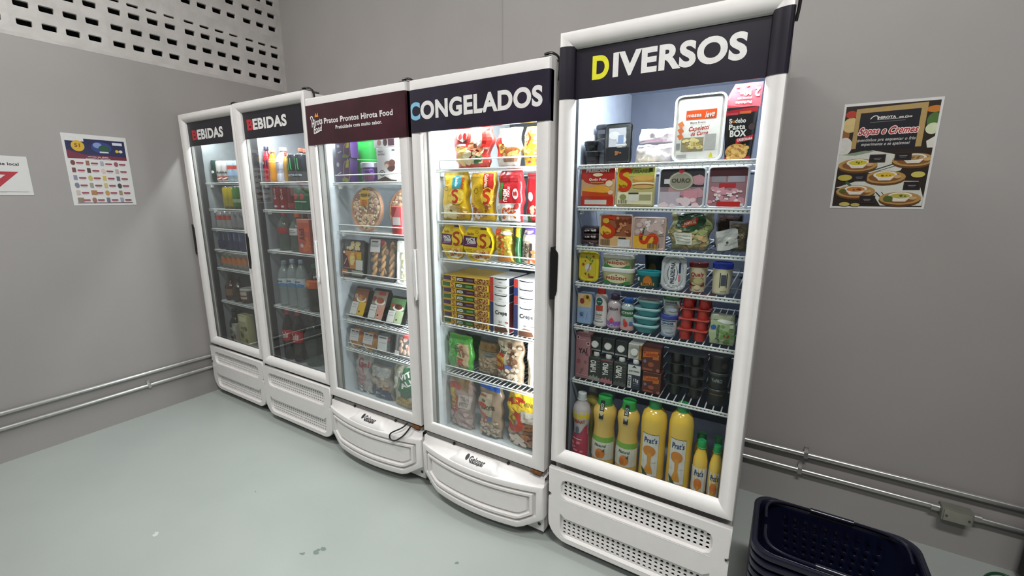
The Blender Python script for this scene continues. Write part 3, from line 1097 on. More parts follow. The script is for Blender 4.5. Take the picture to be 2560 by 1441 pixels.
def gtray(name, label, cat, pl, d, col, deco=(), food=None, lean=0., r=.012, film=True, twist=0, group=None, rz=0.):
    """shallow tray shown face on: rim, tapered body, food inside under clear film"""
    x, Y, z, w, h = pl
    t = thing(name, label, cat, (x, Y + d / 2, z + d / 2 * math.sin(lean) + .0004), (-lean, 0, rz), group)
    zc = h / 2
    V, F = loftv([[(a, y, zc + b) for a, b in ring(w - q, h - q, r, 3)] for q, y in
                  ((.018, -d / 2 + .010), (.014, -d / 2 + .001), (.010, -d / 2), (.0, -d / 2), (.0, -d / 2 + .003), (.008, -d / 2 + .006), (.022, d / 2 - .003), (.028, d / 2))], (True, True))
    mesh('tray', V, F, P(col, .3, coat=.3), t, True)
    if food:
        for c, n, rad, seed in food:
            R = random.Random(seed)
            L = []
            for _ in range(n):
                cx, cz = R.uniform(-.5, .5) * (w - .034 - rad), zc + R.uniform(-.5, .5) * (h - .034 - rad)
                a, b, e = rad * R.uniform(.5, 1), rad * R.uniform(.4, .9), R.uniform(.003, .007)
                an = R.uniform(0, 3.1)
                ca, sa = math.cos(an), math.sin(an)
                rg = []
                for s_, y in ((1, .008), (.85, .008 - e * .7), (.45, .008 - e)):
                    rg.append([(cx + s_ * (a * math.cos(q) * ca - b * math.sin(q) * sa), -d / 2 + y, cz + s_ * (a * math.cos(q) * sa + b * math.sin(q) * ca)) for q in [i * .8976 for i in range(7)]])
                L.append(loftv(rg, (False, True)))
            V, F = join(L)
            tag(mesh('food', V, F, P(c, .5, amt=.15, scale=70), t, True, ang=180), kind='stuff')
    for k in range(twist):
        cx = (-.5 + (k + .5) / twist) * (w - .03)
        L = []
        for ph in (0, math.pi):
            pts = [(cx + .011 * math.cos(ph + q * 1.05), -d / 2 + .017 + .006 * math.sin(ph + q * 1.05), .018 + (h - .036) * q / 14) for q in range(15)]
            V, F = tubev(pts, .0115, 8)
            L.append((V, F))
        V, F = join(L)
        mesh('bread_twist', V, F, P('#b98a55', .55, amt=.2, scale=45), t, True, ang=180)
    if film:
        s = sh_rect(-w / 2 + .004, .004, w / 2 - .004, h - .004, 6, 6)
        mesh('clear_film', [(u, -d / 2 - .0045 - .003 * noise.noise((u * 40, v * 40, x * 9)), v) for u, v in s[0]], s[1], FILM, t, True, ang=180)
    printon(t, flatmap(-d / 2 - .007), w, h, deco, .35)
    return t

# ------------------------------------------------------------------ goods in tall right fridge (5)
RED, WHT, BLK, YEL = '#b3241c', '#d8d6d2', '#151416', '#d8b21c'
T5 = LOC[5]
# -- top shelf
for k, (a, b, yt, yb, dy, lb) in enumerate([(1442, 1497, 378, None, .02, 'lowest black plastic food pot at left end of top shelf'),
                                        (1444, 1493, 352, 378, .02, 'black plastic food pot stacked on another at left of top shelf'),
                                        (1487, 1520, 346, None, .13, 'black pot at bottom of rear stack on top shelf'),
                                        (1486, 1520, 311, 346, .13, 'black pot crowning the rear stack by the left wall of top shelf')]):
    gtub('food_pot', lb + ' ' + T5, 'food pot', place(5, 1, a, b, yt, dy, yb), .09, '#101012', '#1b1c20', [('r', '#2c2c31', -.3, .3, .3, .6)], group='black pots on top shelf')
pl = place(5, 1, 1511, 1580, 309, .02)
gtray('clear_pack', 'clear standing pack with white labels and a dark base on top shelf ' + T5, 'food pack', pl, .05, '#1a1b1f',
      [('r', '#c9cbd6', -.32, .42, .30, .88), ('e', '#e4e4e8', -.12, .70, .2, .1), ('e', '#e4e4e8', .14, .58, .18, .09), ('r', '#8fa0c4', .02, .46, .22, .7), ('r', '#26272b', -.42, .06, .42, .40), ('r', '#e8e8ea', -.06, .44, .28, .48), ('n', '#9a6a4a', 6, -.1, .2, .2, .34, .05)], food=[('#d5d2cc', 16, .02, 3)], group=None)
gbag('wrapped_pack', 'white plastic wrapped pack lying under another on top shelf ' + T5, 'food pack', place(5, 1, 1578, 1684, 358, .02), .035, '#d4cdd2', [('r', '#b48fa6', -.44, .86, .3, .93)], rough=.2, seed=2, amp=.006)
gbag('wrapped_pack', 'white pinkish wrapped pack lying on top of its twin on top shelf ' + T5, 'food pack', place(5, 1, 1590, 1684, 318, .03, 357), .035, '#d8d0d6', [('r', '#c5a2b8', -.4, .12, .3, .2)], rough=.2, seed=5, amp=.006)
gslab('stuffed_pasta_pack', 'large white stuffed pasta pack with orange name patch on top shelf ' + T5, 'pasta pack', place(5, 1, 1684, 1812, 236, .015), .045, '#cfccc8',
      [('r', '#dedcd8', -.42, .04, .42, .95), ('r', '#d9501f', -.26, .63, .33, .77), ('t', WHT, 'massa', -.10, .70, .06, .28), ('t', WHT, 'leve', .19, .70, .09, .18, 6, .3),
       ('t', '#6c5f5b', 'Massa Fresca', -.02, .585, .028, .3), ('t', '#a2322b', 'Capeletti', .0, .50, .065, .40, 4, .25), ('t', '#a2322b', 'de Carne', .02, .42, .055, .34, 4, .25),
       ('p', '#d07a4e', [(-.42, .58), (-.33, .62), (-.28, .55), (-.36, .51)]), ('p', '#c96b40', [(-.42, .49), (-.33, .52), (-.28, .46), (-.36, .42)]), ('p', '#c96b40', [(-.42, .40), (-.33, .43), (-.28, .37), (-.36, .33)]),
       ('r', '#8e846a', -.32, .15, .12, .36), ('n', '#d9c98d', 16, -.28, .18, .08, .33, .06), ('n', '#b59c55', 12, -.28, .18, .08, .33, .025), ('r', '#a9a7a6', .14, .17, .36, .40), ('r', '#8a8988', -.42, .18, -.34, .28), ('p', '#c5bb2a', [(.24, .05), (.33, .05), (.285, .13)]), ('r', '#9d9b9a', -.40, .05, -.2, .10)], r=.02, rim='#e2e2e4', group=None)
pl = place(5, 1, 1812, 1893, 268, .02)
x, Y, z, w, h = pl
t = root('pasta_box', 'black and red flared cardboard pasta box with a flap on top shelf ' + T5, 'pasta box', x - .004, Y, z, .08)
loft('carton', [(w * .80, .064, .008, 0), (w * .84, .068, .01, .006), (w * 1.02, .084, .012, h * .92), (w * 1.02, .084, .012, h)], P('#1a1516', .4), t)
def Mb(u, v, o): return (u * (.82 + .2 * v / h), -.034 - .008 * v / h - o, v)
Mb.curved = False
printon(t, Mb, w, h, [('r', '#a31f26', -.5, .0, .5, .06), ('p', '#b32630', [(-.5, .84), (.5, .90), (.5, .99), (-.5, .94)]), ('r', '#c84a58', -.45, .86, -.1, .90), ('r', '#d86b3a', -.05, .87, .3, .92),
      ('t', WHT, 'S', -.32, .75, .085, .1), ('t', '#d9832b', 'o', -.22, .745, .06, .1), ('t', WHT, 'debo', .0, .75, .085, .34), ('t', WHT, 'Pasta', -.1, .635, .10, .55), ('t', WHT, 'BOX', -.06, .51, .12, .55),
      ('e', '#4a3c38', .38, .62, .1, .06), ('p', '#b02a31', [(-.1, .31), (.5, .38), (.5, .47), (-.1, .40)]), ('t', WHT, 'CARBONARA', .2, .39, .05, .52, 5), ('e', '#c79a56', -.05, .15, .42, .16), ('n', '#d8b06a', 30, -.4, .04, .34, .28, .07), ('n', '#a3703a', 16, -.4, .04, .34, .28, .04)])
# upright flap with upside-down print
fz = at(1860, 268, Y).z - z
fh = at(1860, 204, Y).z - at(1860, 268, Y).z
V = [(-w * .44, -.03, fz - .006), (w * .54, -.03, fz - .006), (w * .56, -.015, fz + fh), (-w * .30, -.015, fz + fh), (-w * .52, -.022, fz + fh * .45), (-w * .50, -.03, fz + .012)]
V2 = [(a, b + .0015, c) for a, b, c in V]
V_, F_ = loftv([V, V2])
fl = mesh('flap', V_, F_, P('#a8323c', .4), t)
def Mf(u, v, o): return (u, -.031 + .015 * v / fh - o, fz + v)
Mf.curved = False
printon(fl, Mf, w, fh, [('t', '#e0c9c6', 'Min.', .02, .60, .22, .42, 180), ('t', '#e0c9c6', '2', -.36 + .78, .60, .36, .2, 180), ('t', '#e0c9c6', 'Perfeição', .02, .22, .11, .5, 180), ('t', '#e0c9c6', 'pronto em', .04, .38, .09, .44, 180), ('e', '#d8675e', -.2, .88, .05, .05), ('e', '#d8675e', .1, .90, .05, .05)])

# -- second shelf
gslab('cheese_pack', 'red and beige sliced cheese pack at left of second shelf ' + T5, 'cheese pack', place(5, 2, 1451, 1538, 419, .01), .02, '#c99a72',
      [('r', '#a82a22', -.48, .70, .48, .985), ('e', '#a82a22', 0, .70, .42, .13), ('t', WHT, 'PRESIDENT', 0, .925, .085, .68), ('e', '#d9c9a8', 0, .815, .14, .045), ('t', WHT, 'Queijo Prato', 0, .70, .06, .5, 0, .1), ('r', '#c07a4a', -.2, .60, .18, .63),
       ('e', '#d9c4a6', .33, .59, .1, .08), ('p', '#d99a34', [(-.4, .32), (.34, .36), (.36, .48), (.1, .54), (-.38, .46)]), ('p', '#b8431e', [(-.44, .26), (.44, .22), (.44, .33), (-.44, .40)]), ('r', '#b02e20', -.47, .02, .47, .26), ('r', '#c6c0b8', -.36, .05, .28, .17), ('r', '#8a5a4a', -.34, .19, -.2, .22), ('e', '#d8b8a0', .38, .36, .07, .055)], r=.008)
gslab('cheese_pack', 'yellow-green sliced cheese pack with a sandwich picture on second shelf ' + T5, 'cheese pack', place(5, 2, 1540, 1638, 414, .01), .02, '#b9ad78',
      [('r', '#b8b65a', -.47, .74, .47, .98), ('p', '#c9a52a', [(-.47, .98), (-.05, .98), (-.2, .8), (-.1, .6), (-.3, .42), (-.47, .40)]), ('t', '#4e5a2c', 'MUSSARELA', .12, .86, .075, .6, 2), ('t', '#5d6a36', 'Sadia', .02, .935, .05, .3, 3), ('r', '#2d3a22', .33, .84, .42, .93),
       ('s', '#b8361c', -.26, .66, .5, .2), ('t', '#8a3a1c', 'Sadia', -.33, .52, .06, .2), ('e', '#c08a44', .2, .66, .28, .10), ('e', '#d0a458', .2, .70, .26, .07), ('e', '#ddd2a8', .2, .56, .29, .045), ('e', '#8a5430', .2, .53, .27, .03), ('e', '#c8a060', .2, .49, .27, .045), ('r', '#d6cfae', -.45, .06, .45, .36), ('r', '#3a3a2c', -.16, .31, .1, .35), ('r', '#d2cfc4', -.16, .14, .1, .30), ('r', '#9a9670', .12, .16, .42, .30), ('f', '#4a4a40', -.42, .08, -.18, .17), ('e', '#8a8a5a', -.3, .24, .09, .07)], r=.008)
gslab('sliced_ham_pack', 'clear pack of pink sliced ham with a grey seal on second shelf ' + T5, 'ham pack', place(5, 2, 1646, 1764, 419, .01), .022, '#8b7b83',
      [('r', '#3a363c', -.47, .52, .47, .98), ('n', '#b98a94', 16, -.4, .1, .42, .7, .13), ('e', '#8d8a7c', -.02, .66, .27, .24), ('q', '#b4b09a', -.02, .66, .24, .21, .02), ('t', '#4a463e', 'OURO', -.02, .68, .10, .4), ('e', '#a8323c', -.02, .92, .06, .06), ('r', '#c9c8cc', -.38, .60, -.26, .72), ('r', '#b4a8b4', -.46, .05, -.02, .40), ('r', '#c88a98', .06, .10, .34, .42), ('n', '#d9c3ca', 8, -.44, .02, .4, .22, .1)], r=.01, rim='#b9bdc4', rimname='clear_edge')
gslab('sliced_ham_pack', 'clear red and pink sliced meat pack at right of second shelf ' + T5, 'ham pack', place(5, 2, 1767, 1872, 415, .01), .022, '#9a6f78',
      [('r', '#4a2a30', -.45, .76, .45, .97), ('r', '#8f8a92', -.40, .62, -.05, .76), ('r', '#9a96a0', .0, .62, .40, .76), ('r', '#a83038', -.2, .50, .2, .60), ('n', '#c8909c', 24, -.42, .08, .42, .48, .09), ('n', '#dccfd4', 26, -.42, .08, .42, .44, .045), ('r', '#b32c28', -.22, .04, .34, .16)], r=.01, rim='#c3c2c8', rimname='clear_edge')

# -- third shelf
for k, (yt, yb) in enumerate(((598, None), (582, 599), (566, 583))):
    gbag('vacuum_pack', ['bottom', 'middle', 'topmost'][k] + ' dark brown vacuum pack in pile at left of third shelf ' + T5, 'meat pack', place(5, 3, 1437 + 3 * k, 1496, yt, .02, yb), .05, ['#4a3034', '#3c2427', '#2c1c20'][k], [('n', '#cfc9cb', 7, -.42, .15, .3, .5, .06)] if k else [('n', '#cfc9cb', 5, -.45, .1, .4, .4, .06)], amp=.003, seed=k, group='dark vacuum packs on third shelf', p=4)
gslab('sausage_pack', 'brown sausage pack with a yellow and red label on third shelf ' + T5, 'sausage pack', place(5, 3, 1498, 1582, 536, .012), .03, '#8a5238',
      [('r', '#c8a070', -.46, .03, .46, .34), ('n', '#6a3320', 14, -.1, .4, .42, .9, .1), ('n', '#b87a58', 10, .0, .4, .42, .92, .05), ('e', '#d2a83a', -.27, .50, .2, .18), ('s', '#b0341c', -.2, .62, .62, .2), ('t', '#8a3a1c', 'Sadia', -.28, .45, .07, .22), ('e', '#c59a3c', -.3, .80, .1, .08), ('f', '#3a3a38', -.44, .05, -.16, .24), ('r', '#c6c4c6', .08, .04, .44, .26), ('r', '#2e2c2c', .1, .27, .32, .31)], r=.006, rim='#b9a398', rimname='clear_edge')
gslab('chicken_strip_pack', 'pale chicken strip pack with a yellow lower label on third shelf ' + T5, 'chicken pack', place(5, 3, 1582, 1664, 543, .012), .03, '#a58d88',
      [('n', '#bfa8a4', 16, -.4, .5, .42, .95, .12), ('n', '#d8cfd0', 14, -.35, .5, .42, .95, .05), ('r', '#d0a03a', -.47, .03, .30, .44), ('s', '#b8381c', .0, .34, .52, .22, 90), ('t', '#2f3a2a', 'Receita', -.2, .48, .07, .4, 78, .2), ('t', '#8a3a1c', 'Sadia', .16, .30, .06, .2, 80), ('f', '#3c3a44', -.02, .04, .34, .2), ('l', '#b86a52', [(-.44, .42), (.46, .46)], .02)], r=.006, rim='#b59a92', rimname='clear_edge')
gbag('fresh_pasta_bag', 'big bag of cut vegetables with a dark green top and orange patch ' + T5, 'vegetable bag', place(5, 3, 1670, 1774, 527, .015), .05, '#a8a578',
     [('n', '#c9bf94', 26, -.42, .05, .42, .55, .09), ('n', '#a9b678', 12, .1, .2, .44, .75, .09), ('n', '#d0ab7c', 8, -.1, .05, .4, .4, .07), ('p', '#24442f', [(-.34, .62), (-.30, .84), (-.2, .93), (.30, .93), (.36, .78), (.30, .62), (.12, .50), (-.12, .52)]), ('r', '#b9c0bc', -.36, .88, .36, .99), ('p', '#a83c22', [(-.18, .60), (.16, .66), (.2, .82), (-.16, .76)]), ('t', '#dcb8a8', 'NIVITIS', .0, .71, .075, .28, 8), ('r', '#d9d7cc', -.32, .16, .10, .46), ('l', '#8a9a8a', [(-.28, .40), (.06, .38)], .012), ('l', '#8a9a8a', [(-.28, .33), (.06, .30)], .012), ('l', '#8a9a8a', [(-.28, .26), (.06, .22)], .012)], seed=8, amp=.005)
x, Y, z, w, h = place(5, 3, 1788, 1836, 578, .015)
t = root('foil_box', 'crumpled white foil carton tilted at right end of third shelf ' + T5, 'carton', x + .006, Y + .01, z + .008, .06, (0, math.radians(-10), math.radians(10)))
V, F = boxv(-w * .55, w * .55, -.03, .03, .008, h * .92)
bm = bmesh.new(); vs = [bm.verts.new(v) for v in V]; [bm.faces.new([vs[i] for i in f]) for f in F]
bmesh.ops.subdivide_edges(bm, edges=bm.edges[:], cuts=5, use_grid_fill=True)
for v in bm.verts: v.co += noise.noise_vector(v.co * 45) * .006
me = bpy.data.meshes.new('carton'); bm.to_mesh(me); bm.free(); me.materials.append(P('#b5b5b2', .3, amt=.1, bump=.3)); link('carton', me, t)
mesh('printed_dot', [(a, -.037, b) for a, b in sh_ell(0, h * .4, .004, .004, 12, 1)[0]], sh_ell(0, 0, 1, 1, 12, 1)[1], P('#3a3a3a'), t)
gbag('bread_bag', 'clear bag of beige bread behind foil carton on third shelf ' + T5, 'bread bag', place(5, 3, 1815, 1866, 556, .07), .04, '#9a8a6c', [('n', '#c2aa78', 14, -.4, .1, .4, .8, .12), ('n', '#ddd9d4', 8, -.4, .3, .3, .7, .05)], seed=4, amp=.006)
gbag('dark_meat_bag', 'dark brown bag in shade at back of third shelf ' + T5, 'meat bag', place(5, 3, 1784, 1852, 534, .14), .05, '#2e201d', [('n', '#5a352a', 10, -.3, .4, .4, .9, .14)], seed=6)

# -- fourth shelf
def standing_tub(name, label, pl, d, col, rim, deco, r, cat='tub'):
    x, Y, z, w, h = pl
    t = root(name, label, cat, x, Y, z, d)
    slab('tub', [(w - .006, h - .006, r, -d / 2 + .008), (w - .02, h - .02, r, d / 2 - .004), (w - .03, h - .03, r, d / 2)], P(col, .4), t, h / 2)
    slab('tub_lid', [(w - .022, h - .022, r - .006, -d / 2 + .002), (w - .018, h - .018, r - .004, -d / 2), (w - .006, h - .006, r, -d / 2), (w, h, r, -d / 2 + .003), (w, h, r, -d / 2 + .011)], P(rim, .3, coat=.3), t, h / 2, k=6)
    printon(t, flatmap(-d / 2 + .0015), w, h, deco, .35)
    return t
standing_tub('margarine_tub', 'yellow margarine tub stood on its edge at left of fourth shelf ' + T5, place(5, 4, 1437, 1496, 628, .02), .05, '#c3a92a', '#d4bf2c',
   [('r', '#c9b43a', -.36, .1, .36, .9), ('e', '#c9cbc9', -.02, .46, .15, .12), ('t', '#9a2a22', 'Qualy', .03, .47, .055, .3, 75), ('l', '#4f7a2e', [(-.14, .84), (.02, .72), (.22, .66)], .03), ('p', '#4f7a2e', [(-.1, .86), (-.06, .78), (-.16, .76)]), ('p', '#4f7a2e', [(.04, .80), (.06, .71), (.14, .76)]), ('p', '#4f7a2e', [(.16, .72), (.26, .74), (.2, .62)]), ('p', '#4f7a2e', [(.06, .62), (.18, .64), (.14, .56)]), ('e', '#b0391f', -.26, .56, .06, .05), ('e', '#b0391f', .24, .84, .05, .035), ('e', '#b0391f', -.16, .68, .035, .025), ('p', '#9a2a22', [(-.2, .28), (-.08, .3), (-.1, .2)]), ('p', '#5f6a2e', [(.02, .3), (.1, .22), (-.02, .2)]), ('r', '#9a3a22', .02, .14, .28, .19)], .02)
for a, b, yt, yb, lb in ((1499, 1583, 671, None, 'lower cream butter tub and white lid under its twin'), (1502, 1584, 636, 672, 'upper white-lidded butter tub stacked on its twin')):
    gtub('butter_tub', lb + ' on fourth shelf ' + T5, 'butter tub', place(5, 4, a, b, yt, .02, yb), .075, '#a7a67a', '#d6d6d4',
         [('p', '#3a7a3c', [(-.40, .02), (.40, .02), (.41, .26), (.2, .18), (0, .08), (-.2, .18), (-.41, .26)]), ('e', '#cfc8a6', 0, .36, .30, .30), ('t', '#9a2020', 'PRÉSIDENT', 0, .37, .18, .62), ('e', '#6a6a4a', 0, .56, .03, .04)], group='twin butter tubs')
gtub('cream_cheese_pot', 'teal oval cream cheese pot with an orange label on fourth shelf ' + T5, 'cream cheese pot', place(5, 4, 1587, 1650, 680, .02), .06, '#1c4a48', '#1f7f84',
     [('e', '#b4681f', 0, .42, .18, .32), ('p', '#c98a3a', [(-.26, .10), (.28, .14), (.28, .34), (-.26, .30)]), ('t', '#3a1c12', 'TIROLEZ', .01, .22, .15, .48, 2), ('r', '#b9c4c2', -.38, .40, -.32, .62)], r=.028)
gtub('cream_cheese_pot', 'dark teal pot in shade behind on fourth shelf ' + T5, 'cream cheese pot', place(5, 4, 1606, 1655, 637, .12), .06, '#16282a', '#1a3436', [('e', '#6a5a2a', 0, .5, .2, .2)], r=.024)  # shade of the rear row is put into its darker colours
x, Y, z, w, h = place(5, 4, 1652, 1716, 639, .015)
standing_tub('cream_cheese_tray', 'silver oval cream cheese tray stood on end on fourth shelf ' + T5, (x, Y, z, w, h), .035, '#9fa2a6', '#b4b7bb',
   [('q', '#8a8d92', 0, .5, .40, .42, .02), ('r', '#c6c8cc', -.2, .16, .22, .84), ('t', '#23283c', 'PHILADELPHIA', -.04, .5, .11, .60, 90), ('l', '#3a4058', [(-.16, .3), (-.24, .5), (-.16, .7)], .02), ('l', '#3a4058', [(.1, .3), (.16, .5), (.1, .7)], .02), ('r', '#2a3258', .2, .52, .28, .80), ('r', '#c9707a', .2, .30, .28, .46), ('n', '#d8dadd', 10, -.44, .05, .44, .16, .05)], .03, 'cream cheese tray')
def gcup(name, label, cat, pl, col, lid, deco, taper=.76, group=None, lidh=.012):
    return gtub(name, label, cat, pl, 0, col, lid, deco, taper, group=group, lidh=lidh, rnd=True)
gcup('requeijao_cup', 'cream cup with a brown lid and picture band on fourth shelf ' + T5, 'spread cup', place(5, 4, 1716, 1767, 658, .02), '#c2b59c', '#6a1e1c',
     [('t', '#9a2a22', 'Qualy', 0, .62, .13, .7, 4, .2), ('r', '#8a8054', -.36, .34, .36, .50), ('e', '#b4a878', .08, .40, .24, .10), ('p', '#6a2c22', [(-.40, .22), (.40, .22), (.40, .36), (.2, .26), (-.2, .26), (-.40, .36)]), ('e', '#cbb98f', .05, .18, .16, .08), ('r', '#a0402e', -.36, .12, -.24, .18)])
gcup('spread_cup', 'cream pot with a bright blue lid and dark label on fourth shelf ' + T5, 'spread cup', place(5, 4, 1775, 1830, 659, .02), '#c9c2a4', '#2238a8', [('r', '#2c303c', -.06, .24, .30, .70), ('r', '#4a4e5c', .0, .3, .24, .64), ('r', '#9a9a98', -.40, .02, .40, .06), ('l', '#55524a', [(.0, .12), (.3, .13)], .025)], taper=.84, lidh=.016)
gbag('clear_bag', 'crumpled clear bag beside blue lidded pot on fourth shelf ' + T5, 'plastic bag', place(5, 4, 1822, 1848, 674, .03), .02, '#5a6460', seed=9, amp=.008, film=FILM)

# -- fifth shelf
gslab('yogurt_pack', 'light blue dessert pack with a fruit picture at left of fifth shelf ' + T5, 'dessert pack', place(5, 5, 1432, 1479, 732, .02), .05, '#8fa3c2',
      [('r', '#c6b08a', -.48, .55, .48, .98), ('e', '#b8922e', .14, .80, .28, .15), ('e', '#c8a860', .1, .72, .26, .1), ('e', '#8a2f22', -.16, .74, .16, .09), ('e', '#5a2a1a', .2, .88, .1, .06), ('r', '#8ba4c8', -.48, .04, .48, .55), ('r', '#7f98bc', -.34, .20, .02, .42), ('t', '#1c2a4c', 'G', -.2, .32, .1, .2), ('l', '#2c3a5c', [(-.08, .24), (-.06, .40)], .03), ('l', '#c6d0de', [(.1, .46), (.42, .48)], .02), ('l', '#4a5a7c', [(.14, .16), (.24, .38)], .02)], r=.008)
gbottle('milk_drink_bottle', 'white square bottle with a red cap and leaf emblem on fifth shelf ' + T5, 'drink bottle', place(5, 5, 1479, 1515, 719, .02), 'square', '#d0cdca', '#a82c28',
        [('e', '#1f4f48', 0, .64, .22, .10), ('t', '#cfe0da', 'leve', 0, .64, .028, .3), ('r', '#a84034', -.22, .40, .24, .54), ('l', '#4a4846', [(-.2, .30), (.2, .30)], .04), ('l', '#6a6866', [(-.16, .25), (.16, .25)], .03), ('l', '#6a6866', [(-.2, .2), (.2, .2)], .03), ('l', '#3a3836', [(-.26, .13), (.28, .13)], .035), ('q', '#7a7876', -.14, .345, .07, .02, .02), ('q', '#7a7876', .12, .345, .07, .02, .02)], capr=1.05)
gbottle('yogurt_bottle', 'pale pink yogurt bottle with purple base and dark cap on fifth shelf ' + T5, 'yogurt bottle', place(5, 5, 1512, 1550, 739, .02), 'drink', '#b6a6ac', '#3a2840',
        [('r', '#8a5ab0', -.62, .02, .62, .22), ('t', '#3a2a34', 'Vitus', .02, .60, .08, .6, 4, .2), ('p', '#c0443a', [(-.2, .20), (.14, .20), (.1, .28), (-.02, .34), (-.16, .28)]), ('l', '#cbb8d8', [(-.1, .12), (.1, .12)], .04)])
gbottle('yogurt_bottle', 'green banded yogurt bottle with a blue cap on fifth shelf ' + T5, 'yogurt bottle', place(5, 5, 1546, 1584, 748, .02), 'drink', '#a3abac', '#2f62b0',
        [('r', '#3f86b8', -.7, .64, .7, .78), ('r', '#28623a', -.66, .44, .66, .66), ('t', WHT, 'ACTIVIA', .0, .56, .075, .9), ('r', '#c79a9e', -.62, .02, .62, .16), ('e', '#b0332c', .0, .22, .14, .09), ('e', '#b8463c', -.08, .32, .09, .06), ('r', '#5a6aa8', .22, .2, .42, .3)])
for k, (a, b, yt, yb) in enumerate(((1647, 1579, 786, None), (1646, 1579, 764, 788), (1648, 1581, 742, 766), (1649, 1585, 745, 772))):
    ys = [(819, 838), (798, 817), (776, 795), (753, 775)][k]
    x0_, x1_ = [(1578, 1645), (1579, 1646), (1580, 1648), (1585, 1650)][k]
    lb = ['lowest teal dessert tub of stack of four', 'second teal dessert tub from bottom of stack of four', 'third teal dessert tub from bottom of stack of four', 'topmost teal dessert tub with a dark printed lid'][k]
    pl = place(5, 5, x0_, x1_, 752, .02)
    hh = (at(1617, 752, pl[1]).z - SHELF[5][4]) / 4
    pl = (pl[0], pl[1], SHELF[5][4] + .001 + hh * k, pl[3], hh)
    t = gtub('dessert_tub', lb + ' on fifth shelf ' + T5, 'dessert tub', pl, .07, '#3f8c94', '#8fb4b8', [], taper=.68, r=.022, group='teal dessert tubs', lidh=.005)
    if k == 3:
        q = sh_rect(-pl[3] / 2 + .008, -.028, pl[3] / 2 - .008, .028)
        mesh('lid_print', [(u, v, hh + .0008) for u, v in q[0]], q[1], P('#6a5a58', .4, amt=.4, scale=90), t)
pa, pb = place(5, 5, 1644, 1692, 790, .02), place(5, 5, 1650, 1702, 738, .02, 791)
DAN = [('l', '#5a6a8c', [(-.36, .54), (.36, .54)], .03), ('l', '#8a94a8', [(-.3, .46), (.3, .46)], .02), ('l', '#8a94a8', [(-.24, .38), (.24, .38)], .02), ('e', '#a9b4c2', .12, .3, .2, .08), ('p', '#7f93b4', [(-.38, .02), (.38, .02), (.38, .14), (.1, .08), (-.38, .16)])]
gcup('yogurt_cup', 'white yogurt cup with a blue lid under another on fifth shelf ' + T5, 'yogurt cup', pa, '#b9c0c6', '#36408c', [('t', '#1c2c5c', 'DANONE', 0, .64, .09, .62), ('r', '#2a4a84', -.45, .72, .45, .78)] + DAN, group='white yogurt cups', taper=.80)
gcup('yogurt_cup', 'white yogurt cup with a green lid on top of blue lidded one ' + T5, 'yogurt cup', (pb[0], pb[1], pa[2] + pa[4] - .0015, pb[3], pb[4] + pb[2] - pa[2] - pa[4] + .0015), '#b7bcba', '#2f5a3c', [('t', '#1c2c3c', 'DANONE', 0, .64, .09, .62), ('r', '#3a6a48', -.45, .74, .45, .79)] + DAN, group='white yogurt cups', taper=.76)
pl = place(5, 5, 1693, 1775, 746, .02)
lh = pl[4] / 4
for k in range(4):
    x, Y, z, w, h = pl
    w2 = w * (.955 + .015 * k)
    t = root('yogurt_multipack', ['lowest', 'second from bottom', 'third from bottom', 'topmost'][k] + ' red yogurt multipack in stack of four on fifth shelf ' + T5, 'yogurt pack', x - .003 + .002 * k, Y, z + lh * k, .10, group='red yogurt multipacks')
    for ix in range(2):
        for iy in range(2):
            lathe('yogurt_cup', [(.0165, 0), (.018, .003), (.0205, lh - .004), (.021, lh - .002)], P('#b02a22', .35, coat=.2), t, loc=((ix - .5) * w2 * .49, (iy - .5) * .049, 0), n=18)
    loft('lid_sheet', [(w2, .098, .008, lh - .0025), (w2, .098, .008, lh - .0002)], P('#b85048' if k < 3 else '#c06a62', .3), t)
gbag('cheese_pouch', 'pale green upright pouch of fresh cheese at right of fifth shelf ' + T5, 'cheese pouch', place(5, 5, 1771, 1837, 787, .02), .016, '#9aa08a',
     [('r', '#8d9179', -.48, .82, .48, .99), ('r', '#a3b08c', -.46, .03, .46, .78), ('e', '#d2d6cf', .12, .78, .33, .06), ('n', '#6f9a52', 12, -.05, .2, .42, .66, .1), ('t', '#26502c', 'Frescatino', -.16, .42, .10, .48, 90), ('e', '#25589a', -.33, .58, .11, .07), ('n', '#8a3a2a', 4, .1, .2, .35, .5, .05), ('t', '#3c5a34', '3', -.1, .14, .1, .2), ('e', '#4f6e33', .2, .12, .12, .06), ('r', '#c9d2c2', .3, .6, .42, .7)], amp=.0012, seed=3, rough=.4, p=6)

